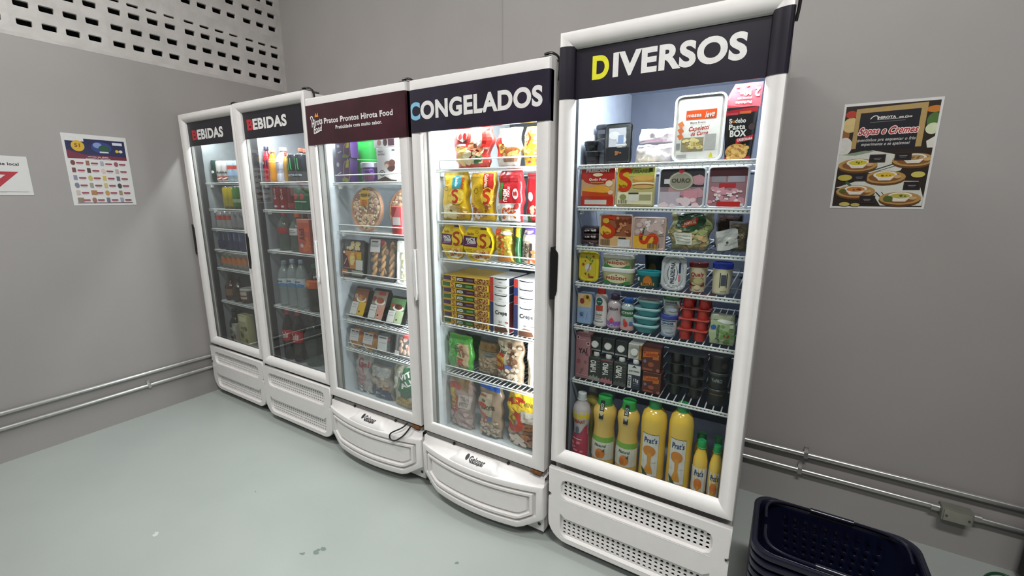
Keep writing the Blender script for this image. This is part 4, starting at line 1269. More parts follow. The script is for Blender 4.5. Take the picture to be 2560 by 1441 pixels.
# -- sixth shelf
gbox('plant_milk_carton', 'tall pink plant drink carton at left end of sixth shelf ' + T5, 'drink carton', place(5, 6, 1429, 1475, 834, .02), .06, '#9c6a70',
     [('t', '#2c1c22', 'YAÍ', .02, .62, .105, .6), ('q', '#cdb3b0', -.34, .91, .1, .035, .04), ('e', '#4a2a30', -.34, .91, .07, .022), ('q', '#d0b9b6', .36, .80, .1, .035, .04), ('e', '#4a2a30', .36, .80, .07, .022), ('e', '#8a4a54', -.26, .38, .14, .05), ('e', '#7a5a4a', .2, .38, .09, .032), ('e', '#7a3f4a', .3, .56, .09, .03), ('n', '#7f4f58', 5, -.2, .1, .2, .28, .07), ('l', '#c2a3a3', [(-.4, .08), (.4, .08)], .03), ('l', '#c9aaac', [(-.2, .86), (.2, .88)], .03)], side='#8a5a62', cap=('top', '#c9bcb9'))
for k, (a, b, yt) in enumerate(((1470, 1501, 893), (1500, 1532, 900), (1533, 1566, 907))):
    lb = ['left', 'middle', 'right'][k]
    base = ['#8a8a80', '#a0646c', '#4a4a48'][k]
    pl = place(5, 6, a, b, yt, .02)
    gbox('protein_drink_carton', f'standing dark grey protein drink carton, {lb} of three on sixth shelf ' + T5, 'drink carton', pl, .045, '#2c302f',
         [('t', WHT, 'YoPRO', -.1, .60, .22, .52, 90), ('l', '#8a8c8a', [(.16, .85), (.42, .86)], .03), ('l', '#6a6c6a', [(.16, .72), (.42, .73)], .03), ('l', '#6a6c6a', [(.2, .60), (.42, .60)], .03), ('p', base, [(-.5, 0), (.5, 0), (.5, .18), (.34, .14), (.26, .24), (.1, .15), (-.05, .28), (-.14, .16), (-.3, .22), (-.5, .12)]), ('r', '#7a3a46' if k == 1 else '#3a3f3d', -.48, .93, .48, .99)], side='#232625', cap=('top', '#c9c9c8'), group='standing protein drinks')
for k, (a, b, yt, yb) in enumerate(((1474, 1503, 843, 877), (1505, 1537, 847, 884), (1538, 1569, 853, 891))):
    lb = ['left', 'middle', 'right'][k]
    pa = place(5, 6, a, b, yt, .035, yb)
    gbox('protein_drink_carton', f'dark protein drink carton lying cap forward, {lb} of three on upper row ' + T5, 'drink carton', pa, .11, '#1c1f1f', [('r', '#8f918f', -.48, .0, .48, .12), ('r', '#2f3332', -.44, .14, .44, .9)], cap=('front', '#d2d2d1'), group='lying protein drinks')
gbox('whey_drink_carton', 'standing black and white whey drink carton on sixth shelf ' + T5, 'drink carton', place(5, 6, 1568, 1601, 913, .02), .045, '#26303f',
     [('r', '#c6c6c4', -.5, .60, .5, 1.0), ('p', '#22262c', [(-.18, .88), (-.1, .93), (0, .98), (.1, .93), (.2, .88), (0, .9)]), ('t', '#22262c', 'parmalat', .02, .76, .08, .8), ('r', '#c4c5c4', -.46, .04, -.18, .56), ('t', '#1c2028', 'WHEY', -.32, .30, .085, .42, 90), ('t', WHT, '15g', .16, .40, .12, .42), ('l', '#8a96a8', [(-.02, .26), (.4, .26)], .04), ('l', '#6a7688', [(-.02, .18), (.36, .18)], .03)], side='#3a4048', cap=('top', '#cfcfcd'))
gbox('whey_drink_carton', 'white and gold whey drink carton lying cap forward beside dark ones ' + T5, 'drink carton', place(5, 6, 1570, 1604, 861, .035, 899), .11, '#c4c3bf', [('r', '#a8762a', .30, .0, .5, 1.)], side='#a8762a', cap=('front', '#d6d6d4'))
for k, (yt, yb) in enumerate(((932, None), (868, 931))):
    pl = place(5, 6, 1605, 1652, yt, .02, yb)
    gbox('chocolate_drink_pack', ['lower', 'upper'][k] + ' brown chocolate drink pack with orange lettering on sixth shelf ' + T5, 'drink pack', pl, .05, '#54241a',
         [('r', '#7a3a22', -.46, .78, .46, .97) if k else ('r', '#4a1e16', -.46, .85, .46, .97), ('p', '#b8641f', [(-.47, .55), (.30, .62), (.36, .84), (-.45, .78)]), ('p', '#a8621c', [(.06, .5), (.4, .52), (.4, .74), (.1, .60)]), ('t', '#8a1612', 'Toddynho', -.05, .705, .16, .74, 5), ('e', '#6a6a8a', -.34, .40, .08, .07), ('r', '#8a4a34', -.42, .05, .1, .14), ('e', '#8a5a44', .40, .10, .1, .07), ('e', '#8a4a34', .0, .3, .16, .1)], side='#3c1a14', group='chocolate drink packs')
pl = place(5, 6, 1661, 1762, 886, .05)
lh = pl[4] / 4
for k in range(4):
    x, Y, z, w, h = pl
    t = root('yogurt_multipack', ['lowest', 'second from bottom', 'third from bottom', 'topmost'][k] + ' black yogurt multipack in dark stack on sixth shelf ' + T5, 'yogurt pack', x, Y, z + lh * k, .10, group='black yogurt multipacks')
    for ix in range(2):
        for iy in range(2):
            lathe('yogurt_cup', [(.0185, 0), (.020, .003), (.0235, lh - .004), (.024, lh - .002)], P('#1a1c1c', .3, coat=.3), t, loc=((ix - .5) * w * .49, (iy - .5) * .049, 0), n=18)
    loft('lid_sheet', [(w, .098, .008, lh - .0025), (w, .098, .008, lh - .0002)], P('#2b2f2f', .25), t)
z0_ = SHELF[5][5] + .001
px_ = place(5, 6, 1764, 1822, 892, .03)
for k in range(3):
    hh = px_[4] / 3
    gcup('yogurt_pot', ['lowest', 'middle', 'topmost'][k] + ' black round pot of stack at right end of sixth shelf ' + T5, 'yogurt pot', (px_[0], px_[1], z0_ + hh * k, px_[3], hh), '#1b1e1e', ['#2a2d2d', '#3a3e3e', '#2a2d2d'][k],
         [('t', '#8a8e8c', 'YoPRO', -.02, .55, .2, .5)] if k == 1 else [('e', '#4a3f36', .26, .45, .12, .16)] if k == 2 else [('r', '#6a5026', -.3, .66, .3, .74)], group='black round pots', taper=.9, lidh=.006)

# -- bottom
gbottle('yogurt_drink_bottle', 'waisted yogurt bottle with a yellow shoulder and pink base ' + T5, 'yogurt bottle', place(5, 0, 1417, 1467, 988, -.02), 'yogurt', '#b9b0b2', '#c9ccd0',
        [('r', '#d8bd1c', -.62, .64, .62, .76), ('t', '#b0401c', 'DESNAT', 0, .60, .05, .7), ('r', '#a83048', -.62, .06, .62, .40), ('p', '#a83048', [(.0, .38), (.5, .38), (.5, .56), (.3, .52)]), ('e', '#5a6272', -.06, .47, .1, .05), ('l', '#4a5878', [(-.3, .41), (.2, .42)], .05), ('l', '#d8c8cc', [(-.3, .34), (.2, .33)], .04), ('n', '#c8707e', 6, -.3, .1, .3, .3, .12)])
gbottle('yogurt_drink_bottle', 'yellowish yogurt bottle half hidden behind pink based one ' + T5, 'yogurt bottle', place(5, 0, 1452, 1494, 972, .07), 'yogurt', '#a89a48', '#9a9a94', [('r', '#b89a1c', -.62, .5, .62, .76)])
for k, (a, b, yt) in enumerate(((1472, 1530, 999), (1533, 1590, 1010))):
    gbottle('orange_juice_bottle', f'{["left", "right"][k]} waisted orange juice bottle with a green cap and black neck tag ' + T5, 'juice bottle', place(5, 0, a, b, yt, -.02), 'natural', '#cdab55', '#2c9a48',
            [('r', '#6fa03a', -.62, .38, .62, .45), ('r', '#c6c6bc', -.62, .13, .62, .38), ('t', '#3c4a2a', 'Natural', .0, .335, .04, .5, 0, .15), ('e', '#c8762a', .02, .22, .2, .07), ('e', '#b86420', -.08, .2, .1, .05), ('p', '#3a4a2c', [(.08, .26), (.2, .30), (.2, .24)])], group='green capped juice bottles', capr=1.2)
    t = [o for o in bpy.data.objects if o.name.startswith('orange_juice_bottle')][-1]
for o in [o for o in bpy.data.objects if o.name.startswith('orange_juice_bottle')]:
    w = [c for c in o.children if c.name.startswith('bottle')][0].dimensions
    hz, rw = w.z, w.x / 2
    V = [(-.008, -rw * .66, hz * 1.06), (.008, -rw * .66, hz * 1.06), (.009, -rw * 1.06, hz * .80), (-.009, -rw * 1.06, hz * .80)]
    V2 = [(a, b + .0015, c) for a, b, c in V]
    Vq, Fq = loftv([V, V2])
    tg = mesh('neck_tag', Vq, Fq, P('#16181a', .5), o)
    mm = flatmap(0)
    def Mt(u, v, oo, rw=rw, hz=hz): return (u, -rw * (1.06 - .4 * (v / (hz * .26))) - oo - .0006, hz * .80 + v)
    Mt.curved = False
    printon(tg, Mt, .018, hz * .26, [('t', '#b9bcb9', '100% SUCO', 0, .5, .16, .7, 90)])
for k, (a, b, yt) in enumerate(((1592, 1659, 1011), (1662, 1727, 1018))):
    gbottle('orange_juice_jug', f'{["left", "right"][k]} large orange juice bottle with a tall white label ' + T5, 'juice bottle', place(5, 0, a, b, yt, -.02), 'prats', '#dab548', '#23854a',
            [('r', '#2a3a34', -.33, .10, .33, .63), ('r', '#cfcdc8', -.32, .105, .32, .625), ('t', '#1e3a68', "Prat's", .0, .555, .065, .5, 2, .1), ('e', '#c47a24', -.02, .42, .24, .065), ('p', '#c88a2a', [(-.08, .40), (.08, .40), (.06, .26), (.16, .14), (-.2, .14), (-.06, .26)]), ('p', '#2f4a34', [(-.3, .20), (-.16, .17), (-.02, .11), (-.22, .11)]), ('l', '#9a9894', [(.1, .28), (.26, .29)], .015), ('l', '#9a9894', [(-.28, .28), (-.14, .28)], .015)], group='large juice bottles')
for k, (a, b, yt) in enumerate(((1727, 1766, 1107), (1768, 1806, 1120))):
    gbottle('small_juice_bottle', f'{["left", "right"][k]} small orange juice bottle with a green cap in right corner ' + T5, 'juice bottle', place(5, 0, a, b, yt, -.02), 'jug', '#dab548', '#1f8a4c',
            [('r', '#cbc9c6', -.66, .14, .66, .56), ('t', '#1e3a68', "Prat's", -.0, .47, .10, .62, 2, .1), ('e', '#c8702a', .0, .28, .26, .10), ('p', '#c88a2a', [(-.08, .24), (.08, .24), (.03, .15), (-.05, .15)])], group='small juice bottles', capr=1.3)
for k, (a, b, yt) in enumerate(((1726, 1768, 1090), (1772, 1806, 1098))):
    gbottle('small_juice_bottle', f'{["left", "right"][k]} small juice bottle in row behind in right corner ' + T5, 'juice bottle', place(5, 0, a, b, yt, .06), 'jug', '#8a7428', '#1f6a3c', [], group='small juice bottles at back', capr=1.3)  # back row shade painted in as darker juice and cap colours
# stickers on liner's left wall
for y0_, z0_, w_, h_, c in ((.20, 1.672, .05, .036, '#d5d3cf'), (.27, 1.664, .06, .032, '#c8682e')):
    q = sh_rect(0, 0, w_, h_)
    iw = FR[5][1] - FR[5][0] - 2 * LOFF[5]
    mesh('sticker', [(-iw / 2 + .001, y0_ + u, z0_ + v) for u, v in q[0]], q[1], P(c), ROOT[5])

# ------------------------------------------------------------------ frozen food fridge (4)
T4 = LOC[4]
gbag('frozen_chips_bag', 'red bag of frozen chips with a white crest on top shelf ' + T4, 'frozen food bag', place(4, 1, 1124, 1218, 318, 0.01), .04, '#b03a34',
     [('r', '#cfc9bf', .0, .45, .46, .95), ('p', '#d5d2ca', [(-.34, .92), (-.08, .9), (-.1, .72), (-.2, .64), (-.33, .74)]), ('e', '#b0201c', -.26, .80, .05, .09), ('e', '#b0201c', -.15, .79, .05, .09), ('r', '#c8bfb5', -.36, .55, -.12, .60), ('n', '#c8a050', 16, -.44, .12, -.1, .48, .1), ('n', '#d8c7a0', 14, -.1, .1, .44, .5, .1), ('n', '#b06a4a', 10, -.05, .15, .4, .6, .08), ('n', '#3a5a34', 5, .1, .1, .46, .35, .06), ('r', '#b02a24', .3, .5, .48, .98)], seed=1, seal='#c0453e', skew=.06)
gbag('frozen_roast_bag', 'red and white bag with roast slices on top shelf ' + T4, 'frozen food bag', place(4, 1, 1231, 1293, 316, 0.01), .04, '#b8b0a6',
     [('r', '#d8d5cf', -.2, .5, .46, .97), ('p', '#b0261e', [(-.46, .2), (-.22, .3), (-.14, .6), (-.24, .97), (-.46, .97)]), ('s', '#b8301c', -.2, .42, .3, .2), ('e', '#c8963a', -.2, .46, .14, .12), ('e', '#b07a3a', .2, .36, .3, .14), ('e', '#8a4a2a', .22, .38, .24, .1), ('n', '#c89a5a', 10, -.1, .22, .44, .5, .09), ('r', '#7a5a4a', -.1, .12, .46, .22)], seed=2, skew=.03)
gbag('frozen_nugget_bag', 'bright yellow bag at right end of top shelf ' + T4, 'frozen food bag', place(4, 1, 1300, 1348, 312, 0.01), .04, '#c8a02a',
     [('n', '#d8c88a', 14, -.4, .3, .4, .9, .14), ('n', '#a9742a', 10, -.4, .1, .4, .5, .12), ('l', '#b0301c', [(-.3, .9), (.0, .7), (-.2, .5)], .08), ('n', '#7a2a2a', 5, -.1, .05, .4, .25, .1)], seed=3)
gbag('frozen_chicken_bag', 'bright yellow frozen chicken bag with a teal patch on second shelf ' + T4, 'frozen food bag', place(4, 2, 1096, 1166, 436, 0.01), .035, '#cfa81a',
     [('r', '#2f8a98', -.06, .70, .28, .99), ('t', '#cfe0e0', 'Sadia', .10, .84, .07, .2, -90), ('t', '#b0341c', 'Sadia', .34, .80, .08, .24, -90), ('e', '#d8b84a', .1, .52, .30, .17), ('s', '#b0341c', .06, .53, .27, .22), ('q', '#6a5a1a', -.28, .70, .08, .045, .02), ('n', '#d6c79a', 12, -.36, .08, .2, .32, .13), ('e', '#b0976a', .05, .28, .2, .06), ('n', '#b08a3a', 8, .1, .05, .44, .3, .09), ('r', '#c9b23a', -.4, .76, -.12, .78), ('r', '#8a7a1a', -.42, .86, -.2, .875)], seed=4, seal='#cfb43a', amp=.002, p=5)
gbag('frozen_meal_bag', 'golden yellow frozen meal bag with a red patch on second shelf ' + T4, 'frozen food bag', place(4, 2, 1170, 1231, 431, 0.01), .035, '#c0981a',
     [('r', '#a8281f', .08, .66, .44, .97), ('t', '#d8c7b0', 'Calabresa', .2, .82, .08, .26, -90), ('e', '#d2aa3a', .26, .50, .26, .19), ('s', '#b0341c', .24, .50, .28, .22), ('q', '#6a5a1a', -.18, .62, .08, .05, .02), ('n', '#a87a4a', 10, -.36, .1, .3, .36, .13), ('n', '#8a4a2a', 8, -.3, .12, .3, .32, .08), ('l', '#7a6a1a', [(-.4, .9), (-.1, .9)], .02), ('l', '#7a6a1a', [(-.4, .84), (-.16, .84)], .02), ('n', '#cfc0b4', 5, -.4, .02, .1, .12, .08)], seed=5, amp=.002, p=5)
gbag('frozen_meal_bag', 'red frozen meal bag with a plate of pasta on second shelf ' + T4, 'frozen food bag', place(4, 2, 1239, 1300, 428, 0.01), .035, '#a6242a',
     [('r', '#8c1c22', -.47, .80, .47, .99), ('e', '#cfb8b4', .26, .56, .11, .10), ('e', '#a6242a', .22, .56, .035, .045), ('e', '#a6242a', .30, .56, .035, .045), ('t', '#d8cfc8', 'mou', .03, .60, .07, .2, -90), ('t', '#d8cfc8', 'MENU', -.12, .53, .085, .24, -90), ('r', '#2f7a3c', -.36, .46, -.24, .78), ('r', '#b9b4b0', -.46, .02, .46, .38), ('e', '#d2cdc6', .05, .19, .36, .16), ('n', '#a8402a', 26, -.22, .08, .3, .28, .05), ('n', '#c8864a', 16, -.22, .08, .3, .28, .04), ('e', '#8a2a2a', .36, .32, .09, .06), ('r', '#2f5a34', -.46, .02, -.34, .12)], seed=6, seal='#b4454a', amp=.0025, p=5)
gbag('frozen_meal_bag', 'second red frozen meal bag leaning at right end of second shelf ' + T4, 'frozen food bag', place(4, 2, 1308, 1356, 437, 0.05), .035, '#9a2228', [('e', '#cdb0ac', -.2, .55, .14, .1), ('n', '#b9a08a', 14, -.4, .05, .4, .4, .12), ('r', '#2f5a34', -.4, .02, -.2, .2)], seed=7, seal='#b4454a')

def octo(name, label, pl, d):
    x, Y, z, w, h = pl
    t = root(name, label, 'ready meal box', x, Y, z, d, group='round yellow pasta meal boxes')
    pts = [(-.20, 0), (.20, 0), (.33, .12), (.47, .36), (.50, .56), (.46, .74), (.33, .90), (.32, .97), (.28, 1), (-.28, 1), (-.32, .97), (-.33, .90), (-.46, .74), (-.50, .56), (-.47, .36), (-.33, .12)]
    V, F = loftv([[(u * w, -d / 2, v * h) for u, v in pts], [(u * w, d / 2, v * h) for u, v in pts]])
    mesh('carton', V, F, P('#cfae1c', .35, amt=.04), t)
    printon(t, flatmap(-d / 2), w, h, [('p', '#4a1f42', [(-.49, .42), (-.02, .40), (.02, .70), (-.46, .735)]), ('p', '#4a1f42', [(.40, .42), (.485, .42), (.49, .58), (.45, .72), (.38, .72)]), ('t', WHT, "MAC'N", -.23, .635, .085, .3, 2), ('t', WHT, 'CHEESE', -.2, .545, .08, .3, 2), ('r', '#a0608a', -.42, .46, -.06, .48),
            ('e', '#d6b030', .22, .60, .24, .20), ('q', '#8a6a14', .22, .60, .24, .20, .012), ('s', '#9a3a18', .20, .60, .36, .2), ('t', '#8a5a14', 'Sadia', -.22, .80, .07, .22, 2), ('q', '#a0701a', .0, .86, .05, .04, .015), ('r', '#4a2a4a', .12, .93, .32, .975), ('e', '#d8d2c0', .14, .16, .32, .13), ('n', '#c8843a', 30, -.1, .10, .40, .32, .05), ('n', '#d8b060', 24, -.1, .10, .40, .32, .04), ('n', '#8a3a20', 12, -.1, .10, .40, .30, .03), ('l', '#6a5a14', [(-.4, .33), (-.16, .34)], .012), ('l', '#6a5a14', [(-.36, .28), (-.16, .285)], .012), ('l', '#6a5a14', [(-.32, .23), (-.14, .235)], .012), ('l', '#6a5a14', [(-.26, .12), (-.1, .125)], .012)], .35)
    return t
octo('ready_meal_box', 'left round yellow pasta meal box with a purple band on third shelf ' + T4, place(4, 3, 1092, 1159, 561, 0.01), .04)
octo('ready_meal_box', 'right round yellow pasta meal box with a purple band on third shelf ' + T4, place(4, 3, 1157, 1231, 568, 0.01), .04)
gbag('frozen_fries_bag', 'yellow and brown bag with an orange corner on third shelf ' + T4, 'frozen food bag', place(4, 3, 1233, 1277, 572, 0.01), .035, '#b09a3a',
     [('p', '#c8441c', [(-.46, .72), (-.1, .84), (-.2, .98), (-.46, .98)]), ('n', '#c8a85a', 20, -.42, .3, .42, .75, .1), ('s', '#a8501c', -.06, .62, .3, .2), ('r', '#a8682a', -.4, .04, .4, .2), ('e', '#ded8c0', .2, .86, .3, .05), ('t', '#a0301c', 'Sadia', .0, .30, .1, .3, 80)], seed=11, skew=-.04, seal='#d0b02a')
gbag('frozen_broccoli_bag', 'dark green and yellow bag on third shelf ' + T4, 'frozen food bag', place(4, 3, 1281, 1295, 570, 0.01), .03, '#2a5a34', [('p', '#c8a82a', [(-.46, .8), (.46, .72), (.4, .99), (-.4, .99)]), ('l', '#4a8a54', [(-.2, .1), (.1, .6)], .1)], seed=12, seal='#c8a82a')
gbag('frozen_snack_bag', 'beige snack bag with purple top at right of third shelf ' + T4, 'frozen food bag', place(4, 3, 1299, 1345, 574, 0.01), .035, '#a99a86',
     [('r', '#4a2f8a', -.46, .86, .46, .99), ('r', '#d2cfca', -.44, .68, .44, .86), ('t', '#2a1a1a', 'HOT POCKET', -.22, .36, .13, .5, 84), ('r', '#2a2220', -.02, .16, .12, .62), ('n', '#8a5a3a', 10, .1, .1, .44, .6, .12), ('l', '#b8401c', [(-.1, .04), (.1, .2), (.3, .06)], .08)], seed=13, seal='#5a4090')
for k in range(8):
    pl = place(4, 4, 1092, 1223, 676, 0.01)
    x, Y, z, w, h = pl
    hh = (at(1158, 692, pl[1]).z - z) / 8
    purple = k % 2 == 1
    nth = ['lowest', 'second', 'third', 'fourth', 'fifth', 'sixth', 'seventh', 'topmost'][k]
    gbox('pizza_box', f'{nth} flat yellow pizza box counted upward with a {"purple" if purple else "green"} band on fourth shelf ' , 'pizza box', (x + (.002 if k % 3 else -.002), Y + .002 * (k % 2), z + hh * k, w, hh - .0006), .22, '#b8941e',
         [('r', '#43203c' if purple else '#3a5a2a', -.49, .22, -.32, .94), ('r', '#3a1a30' if purple else '#2f4a22', -.2, .12, .20, .90), ('e', '#c8a030', -.26, .5, .055, .46), ('s', '#8a4a14', -.26, .5, .8, .2), ('t', WHT, '&PIZZA', -.12, .5, .42, .13), ('r', '#6a4a5a' if purple else '#5a8a4a', .02, .34, .16, .66),
          ('r', '#a87a3a', .19, .04, .47, .96), ('n', '#c8a468', 22, .2, .1, .46, .92, .02), ('n', '#6a2f1a', 18, .2, .1, .46, .92, .016), ('l', '#d2b02a', [(-.5, .97), (.5, .97)], .006)], r=.0008, group='pizza boxes')
for c, (a, b) in enumerate(((1224, 1272), (1284, 1338))):
    x, Y, z, w, h = place(4, 4, a, b, 694 + c * 6, 0.01)
    hb = h * .56
    tops = (h - hb) / 3
    lb = ['left', 'right'][c]
    gbox('crepe_box', f'large white crepe box at the bottom of {lb} pile on fourth shelf ' + T4, 'crepe box', (x, Y, z, w, hb), .16, '#c4c2bf',
         [('r', '#2a2f54', -.5, 0, -.30, 1.), ('t', '#2c2a30', 'Crepe', .1, .66, .13, .62), ('t', '#6a686c', '3x1', .06, .36, .07, .18), ('p', '#5a3a2a', [(-.26, .16), (.0, .28), (.34, .24), (.46, .06), (.2, .0), (-.24, .02)]), ('p', '#7a5238', [(-.2, .2), (.0, .28), (.3, .25), (.0, .16)]), ('r', '#a8583a', .32, .34, .48, .38), ('l', '#2c2a30', [(-.2, .93), (-.08, .89), (.24, .89), (.36, .93)], .035)], side='#7a2f34')
    for k in range(3):
        col = [['#a02a2c', '#a8342e', '#a8342e'], ['#8a2f34', '#2a3060', '#a8342e']][c][k]
        gbox('crepe_box', f'{["lower", "middle", "upper"][k]} flat white crepe box above large one in {lb} pile ' + T4, 'crepe box', (x, Y, z + hb + tops * k, w, tops - .0006), .16, '#bfbdbb',
             [('r', col, -.5, 0, -.30, 1.), ('l', '#2c2a30', [(-.22, .92), (-.1, .80), (.3, .80), (.4, .92)], .04), ('r', '#8a888c', -.02, .34, .16, .44)], side='#363a5c', group='flat crepe boxes')
gbag('frozen_peas_bag', 'bright green bag of frozen vegetables with a folded corner on fifth shelf ' + T4, 'frozen food bag', place(4, 5, 1092, 1172, 846, 0.01), .04, '#4a9a3a',
     [('p', '#b09a7a', [(-.10, .20), (.38, .16), (.42, .84), (.0, .86)]), ('t', '#3a6a2a', 'VITTA', .02, .58, .13, .5, -82), ('t', '#8a3a2a', 'Sadia', .2, .62, .10, .34, -82), ('s', '#a83a2a', .12, .26, .28, .2), ('n', '#6aa858', 5, -.4, .5, -.1, .9, .12), ('n', '#9a8a6a', 6, -.1, .0, .3, .18, .12)], seed=14, amp=.006, seal='#6ab04a', skew=-.05)
gbag('frozen_vegetable_bag', 'green bag standing just behind bright green one on fifth shelf ' + T4, 'frozen food bag', place(4, 5, 1140, 1192, 842, 0.14), .035, '#3a7a3c', [('n', '#5a9a58', 6, -.3, .2, .3, .8, .14)], seed=15, amp=.006)
gbag('frozen_chicken_bag', 'pale bag of chicken pieces in middle of fifth shelf ' + T4, 'frozen food bag', place(4, 5, 1187, 1242, 858, 0.04), .04, '#8d7a62', [('n', '#b09a84', 30, -.42, .06, .42, .55, .09), ('r', '#6a7a80', -.1, .62, .3, .68), ('r', '#8a6a44', -.4, .76, .4, .95)], seed=16)
gbag('frozen_chicken_bag', 'bag of chicken strips with script lettering on fifth shelf ' + T4, 'frozen food bag', place(4, 5, 1234, 1303, 851, 0.01), .04, '#8f7c66',
     [('r', '#b5aa92', -.40, .44, .06, .92), ('t', '#2a3a24', 'Receita', -.14, .72, .09, .44, 8, .25), ('t', '#2a3a24', 'Na', -.22, .82, .05, .16, 8), ('p', '#b08a2c', [(-.44, .36), (-.2, .36), (-.16, .56), (-.3, .66), (-.44, .60)]), ('s', '#a8341c', -.32, .48, .34, .2), ('n', '#5f4230', 10, .06, .5, .42, .92, .12), ('n', '#b9a796', 40, -.42, .03, .42, .38, .08), ('r', '#4a5a9a', -.1, .38, .14, .44), ('n', '#a08a78', 10, .0, .45, .44, .9, .07)], seed=17)
gbag('waffle_pack', 'clear pack of golden waffles at right end of fifth shelf ' + T4, 'frozen food bag', place(4, 5, 1310, 1354, 860, 0.01), .035, '#a99d8c', [('r', '#c8c6c4', -.4, .6, .0, .95), ('p', '#b08a44', [(.0, .05), (.46, .08), (.46, .55), (.1, .5)]), ('l', '#8a642a', [(.05, .2), (.46, .24)], .02), ('l', '#8a642a', [(.05, .34), (.46, .38)], .02), ('l', '#8a642a', [(.18, .06), (.2, .5)], .02), ('l', '#8a642a', [(.32, .06), (.34, .52)], .02), ('l', '#2a2a2a', [(-.24, .1), (-.16, .5)], .03)], seed=18)
gbag('frozen_fillet_bag', 'large pale bag of chicken fillets at bottom left ' + T4, 'frozen food bag', place(4, 0, 1100, 1174, 948, 0.01), .045, '#a58a84',
     [('p', '#8a6a3a', [(-.42, .98), (.42, .98), (.3, .74), (-.1, .86)]), ('p', '#c09a2c', [(-.46, .42), (-.26, .38), (-.12, .56), (-.2, .8), (-.4, .82)]), ('s', '#a8341c', -.22, .62, .5, .2), ('t', '#8a3a1c', 'Sadia', -.33, .50, .05, .24), ('r', '#b9a8a0', -.02, .44, .46, .70), ('t', '#7a6a64', 'FILÉ', .22, .63, .075, .3), ('t', '#7a6a64', 'PEITO', .2, .52, .075, .34), ('n', '#b89c98', 16, -.4, .03, .44, .34, .12), ('l', '#c9b4ae', [(-.46, .40), (.1, .42), (.46, .44)], .012)], seed=19, amp=.005)
gbag('frozen_chicken_bag', 'bag of shredded chicken with a bright blue top at bottom ' + T4, 'frozen food bag', place(4, 0, 1188, 1247, 966, 0.01), .045, '#96806c',
     [('p', '#2458b0', [(-.44, .99), (.46, .99), (.46, .87), (.1, .90), (-.44, .93)]), ('r', '#b3a48e', -.40, .42, .16, .84), ('t', '#3a3424', 'Receita', -.02, .60, .10, .56, 6, .25), ('t', '#3a3424', 'Na', -.2, .70, .05, .14, 6), ('s', '#a8341c', -.30, .46, .34, .2), ('r', '#8a4a3a', -.36, .78, -.08, .81), ('r', '#3a5a9a', -.05, .36, .16, .41), ('n', '#b7a28c', 40, -.40, .05, .42, .36, .07), ('r', '#2a3a5a', -.4, .0, .36, .04)], seed=20, amp=.004)
gbag('frozen_burger_bag', 'yellow topped bag of grilled strips at bottom right ' + T4, 'frozen food bag', place(4, 0, 1259, 1348, 988, 0.01), .055, '#a08a78',
     [('p', '#c0a22c', [(-.42, .97), (.44, .97), (.44, .72), (-.1, .66), (-.28, .40), (-.46, .45)]), ('s', '#a8341c', -.20, .60, .52, .22), ('t', '#7a4a1c', 'Sadia', -.28, .50, .07, .24, -30), ('t', '#6a5a24', 'MINI', .16, .82, .06, .24), ('r', '#b9b0a4', -.04, .50, .44, .70), ('e', '#8a5a34', .24, .38, .24, .13), ('l', '#5a3018', [(.06, .42), (.42, .46)], .03), ('l', '#5a3018', [(.06, .36), (.44, .40)], .03), ('l', '#5a3018', [(.1, .30), (.42, .33)], .03), ('n', '#a8683c', 14, .0, .08, .4, .3, .08), ('n', '#c8b8aa', 10, -.4, .03, .1, .3, .1)], seed=21, amp=.004)

# ------------------------------------------------------------------ dark red sign fridge (3)
T3 = LOC[3]
for k, (yt, yb) in enumerate(((395, None), (354, 396))):
    gbox('ice_cream_carton', ['lower', 'upper'][k] + ' purple berry ice cream carton at left of top shelf ' + T3, 'ice cream carton', place(3, 1, 838, 876, yt, .03, yb), .05, '#3a2058',
         [('e', '#6a3a78', .26, .45, .22, .42), ('q', '#b8762c', .26, .45, .22, .42, .04), ('e', '#4a1f4a', .26, .42, .16, .3), ('p', '#a8b030', [(.2, .6), (.36, .98), (.46, .9), (.4, .6)]), ('l', '#cfc9d6', [(-.34, .34), (-.1, .42)], .04), ('e', '#cfc9d6', -.28, .74, .09, .10), ('n', '#6a8a3a', 4, .0, .02, .4, .2, .1)] if True else [], group='purple ice cream cartons')
for k, (a, b, yt, yb) in enumerate(((876, 920, 398, None), (872, 918, 346, 399))):
    gcup('green_tub', ['lower', 'upper'][k] + ' bright green round tub of pair on top shelf ' + T3, 'ice cream tub', place(3, 1, a, b, yt, .10, yb), '#17742f', '#1f8838', [('l', '#1a7a34', [(.1, .55), (.3, .56)], .03)], taper=.86, group='green tubs')
gcup('berry_tub', 'purple tub with cloudy lid before green ones on top shelf ' + T3, 'ice cream tub', place(3, 1, 887, 936, 406, .012), '#3c1a5a', '#b3b4c4', [('n', '#6a4a9a', 8, -.4, .2, .4, .7, .1), ('r', '#5a2a4a', -.1, .1, .3, .35), ('l', '#8a6ab0', [(-.3, .6), (.3, .62)], .03)], taper=.9, lidh=.02)
gbox('cake_carton', 'white petit gateau box standing at right of top shelf ' + T3, 'cake box', place(3, 1, 942, 992, 368, .03), .07, '#c6c4c4',
     [('t', '#5a4a4c', 'PETIT', -.28, .88, .05, .26), ('t', '#5a4a4c', 'GATEAU', -.24, .80, .05, .34), ('e', '#4a2a24', .22, .42, .2, .13), ('e', '#8a6258', .05, .52, .16, .08), ('e', '#6a4038', .28, .54, .16, .1), ('e', '#c0a49c', .0, .46, .1, .06), ('q', '#2a2426', -.24, .25, .12, .08, .03), ('t', '#3a3436', 'E', -.24, .25, .07, .08), ('p', '#2c1a1c', [(-.5, .0), (.5, .0), (.5, .04), (.2, .06), (-.1, .16), (-.5, .06)]), ('r', '#6a6668', .3, .88, .44, .93)])
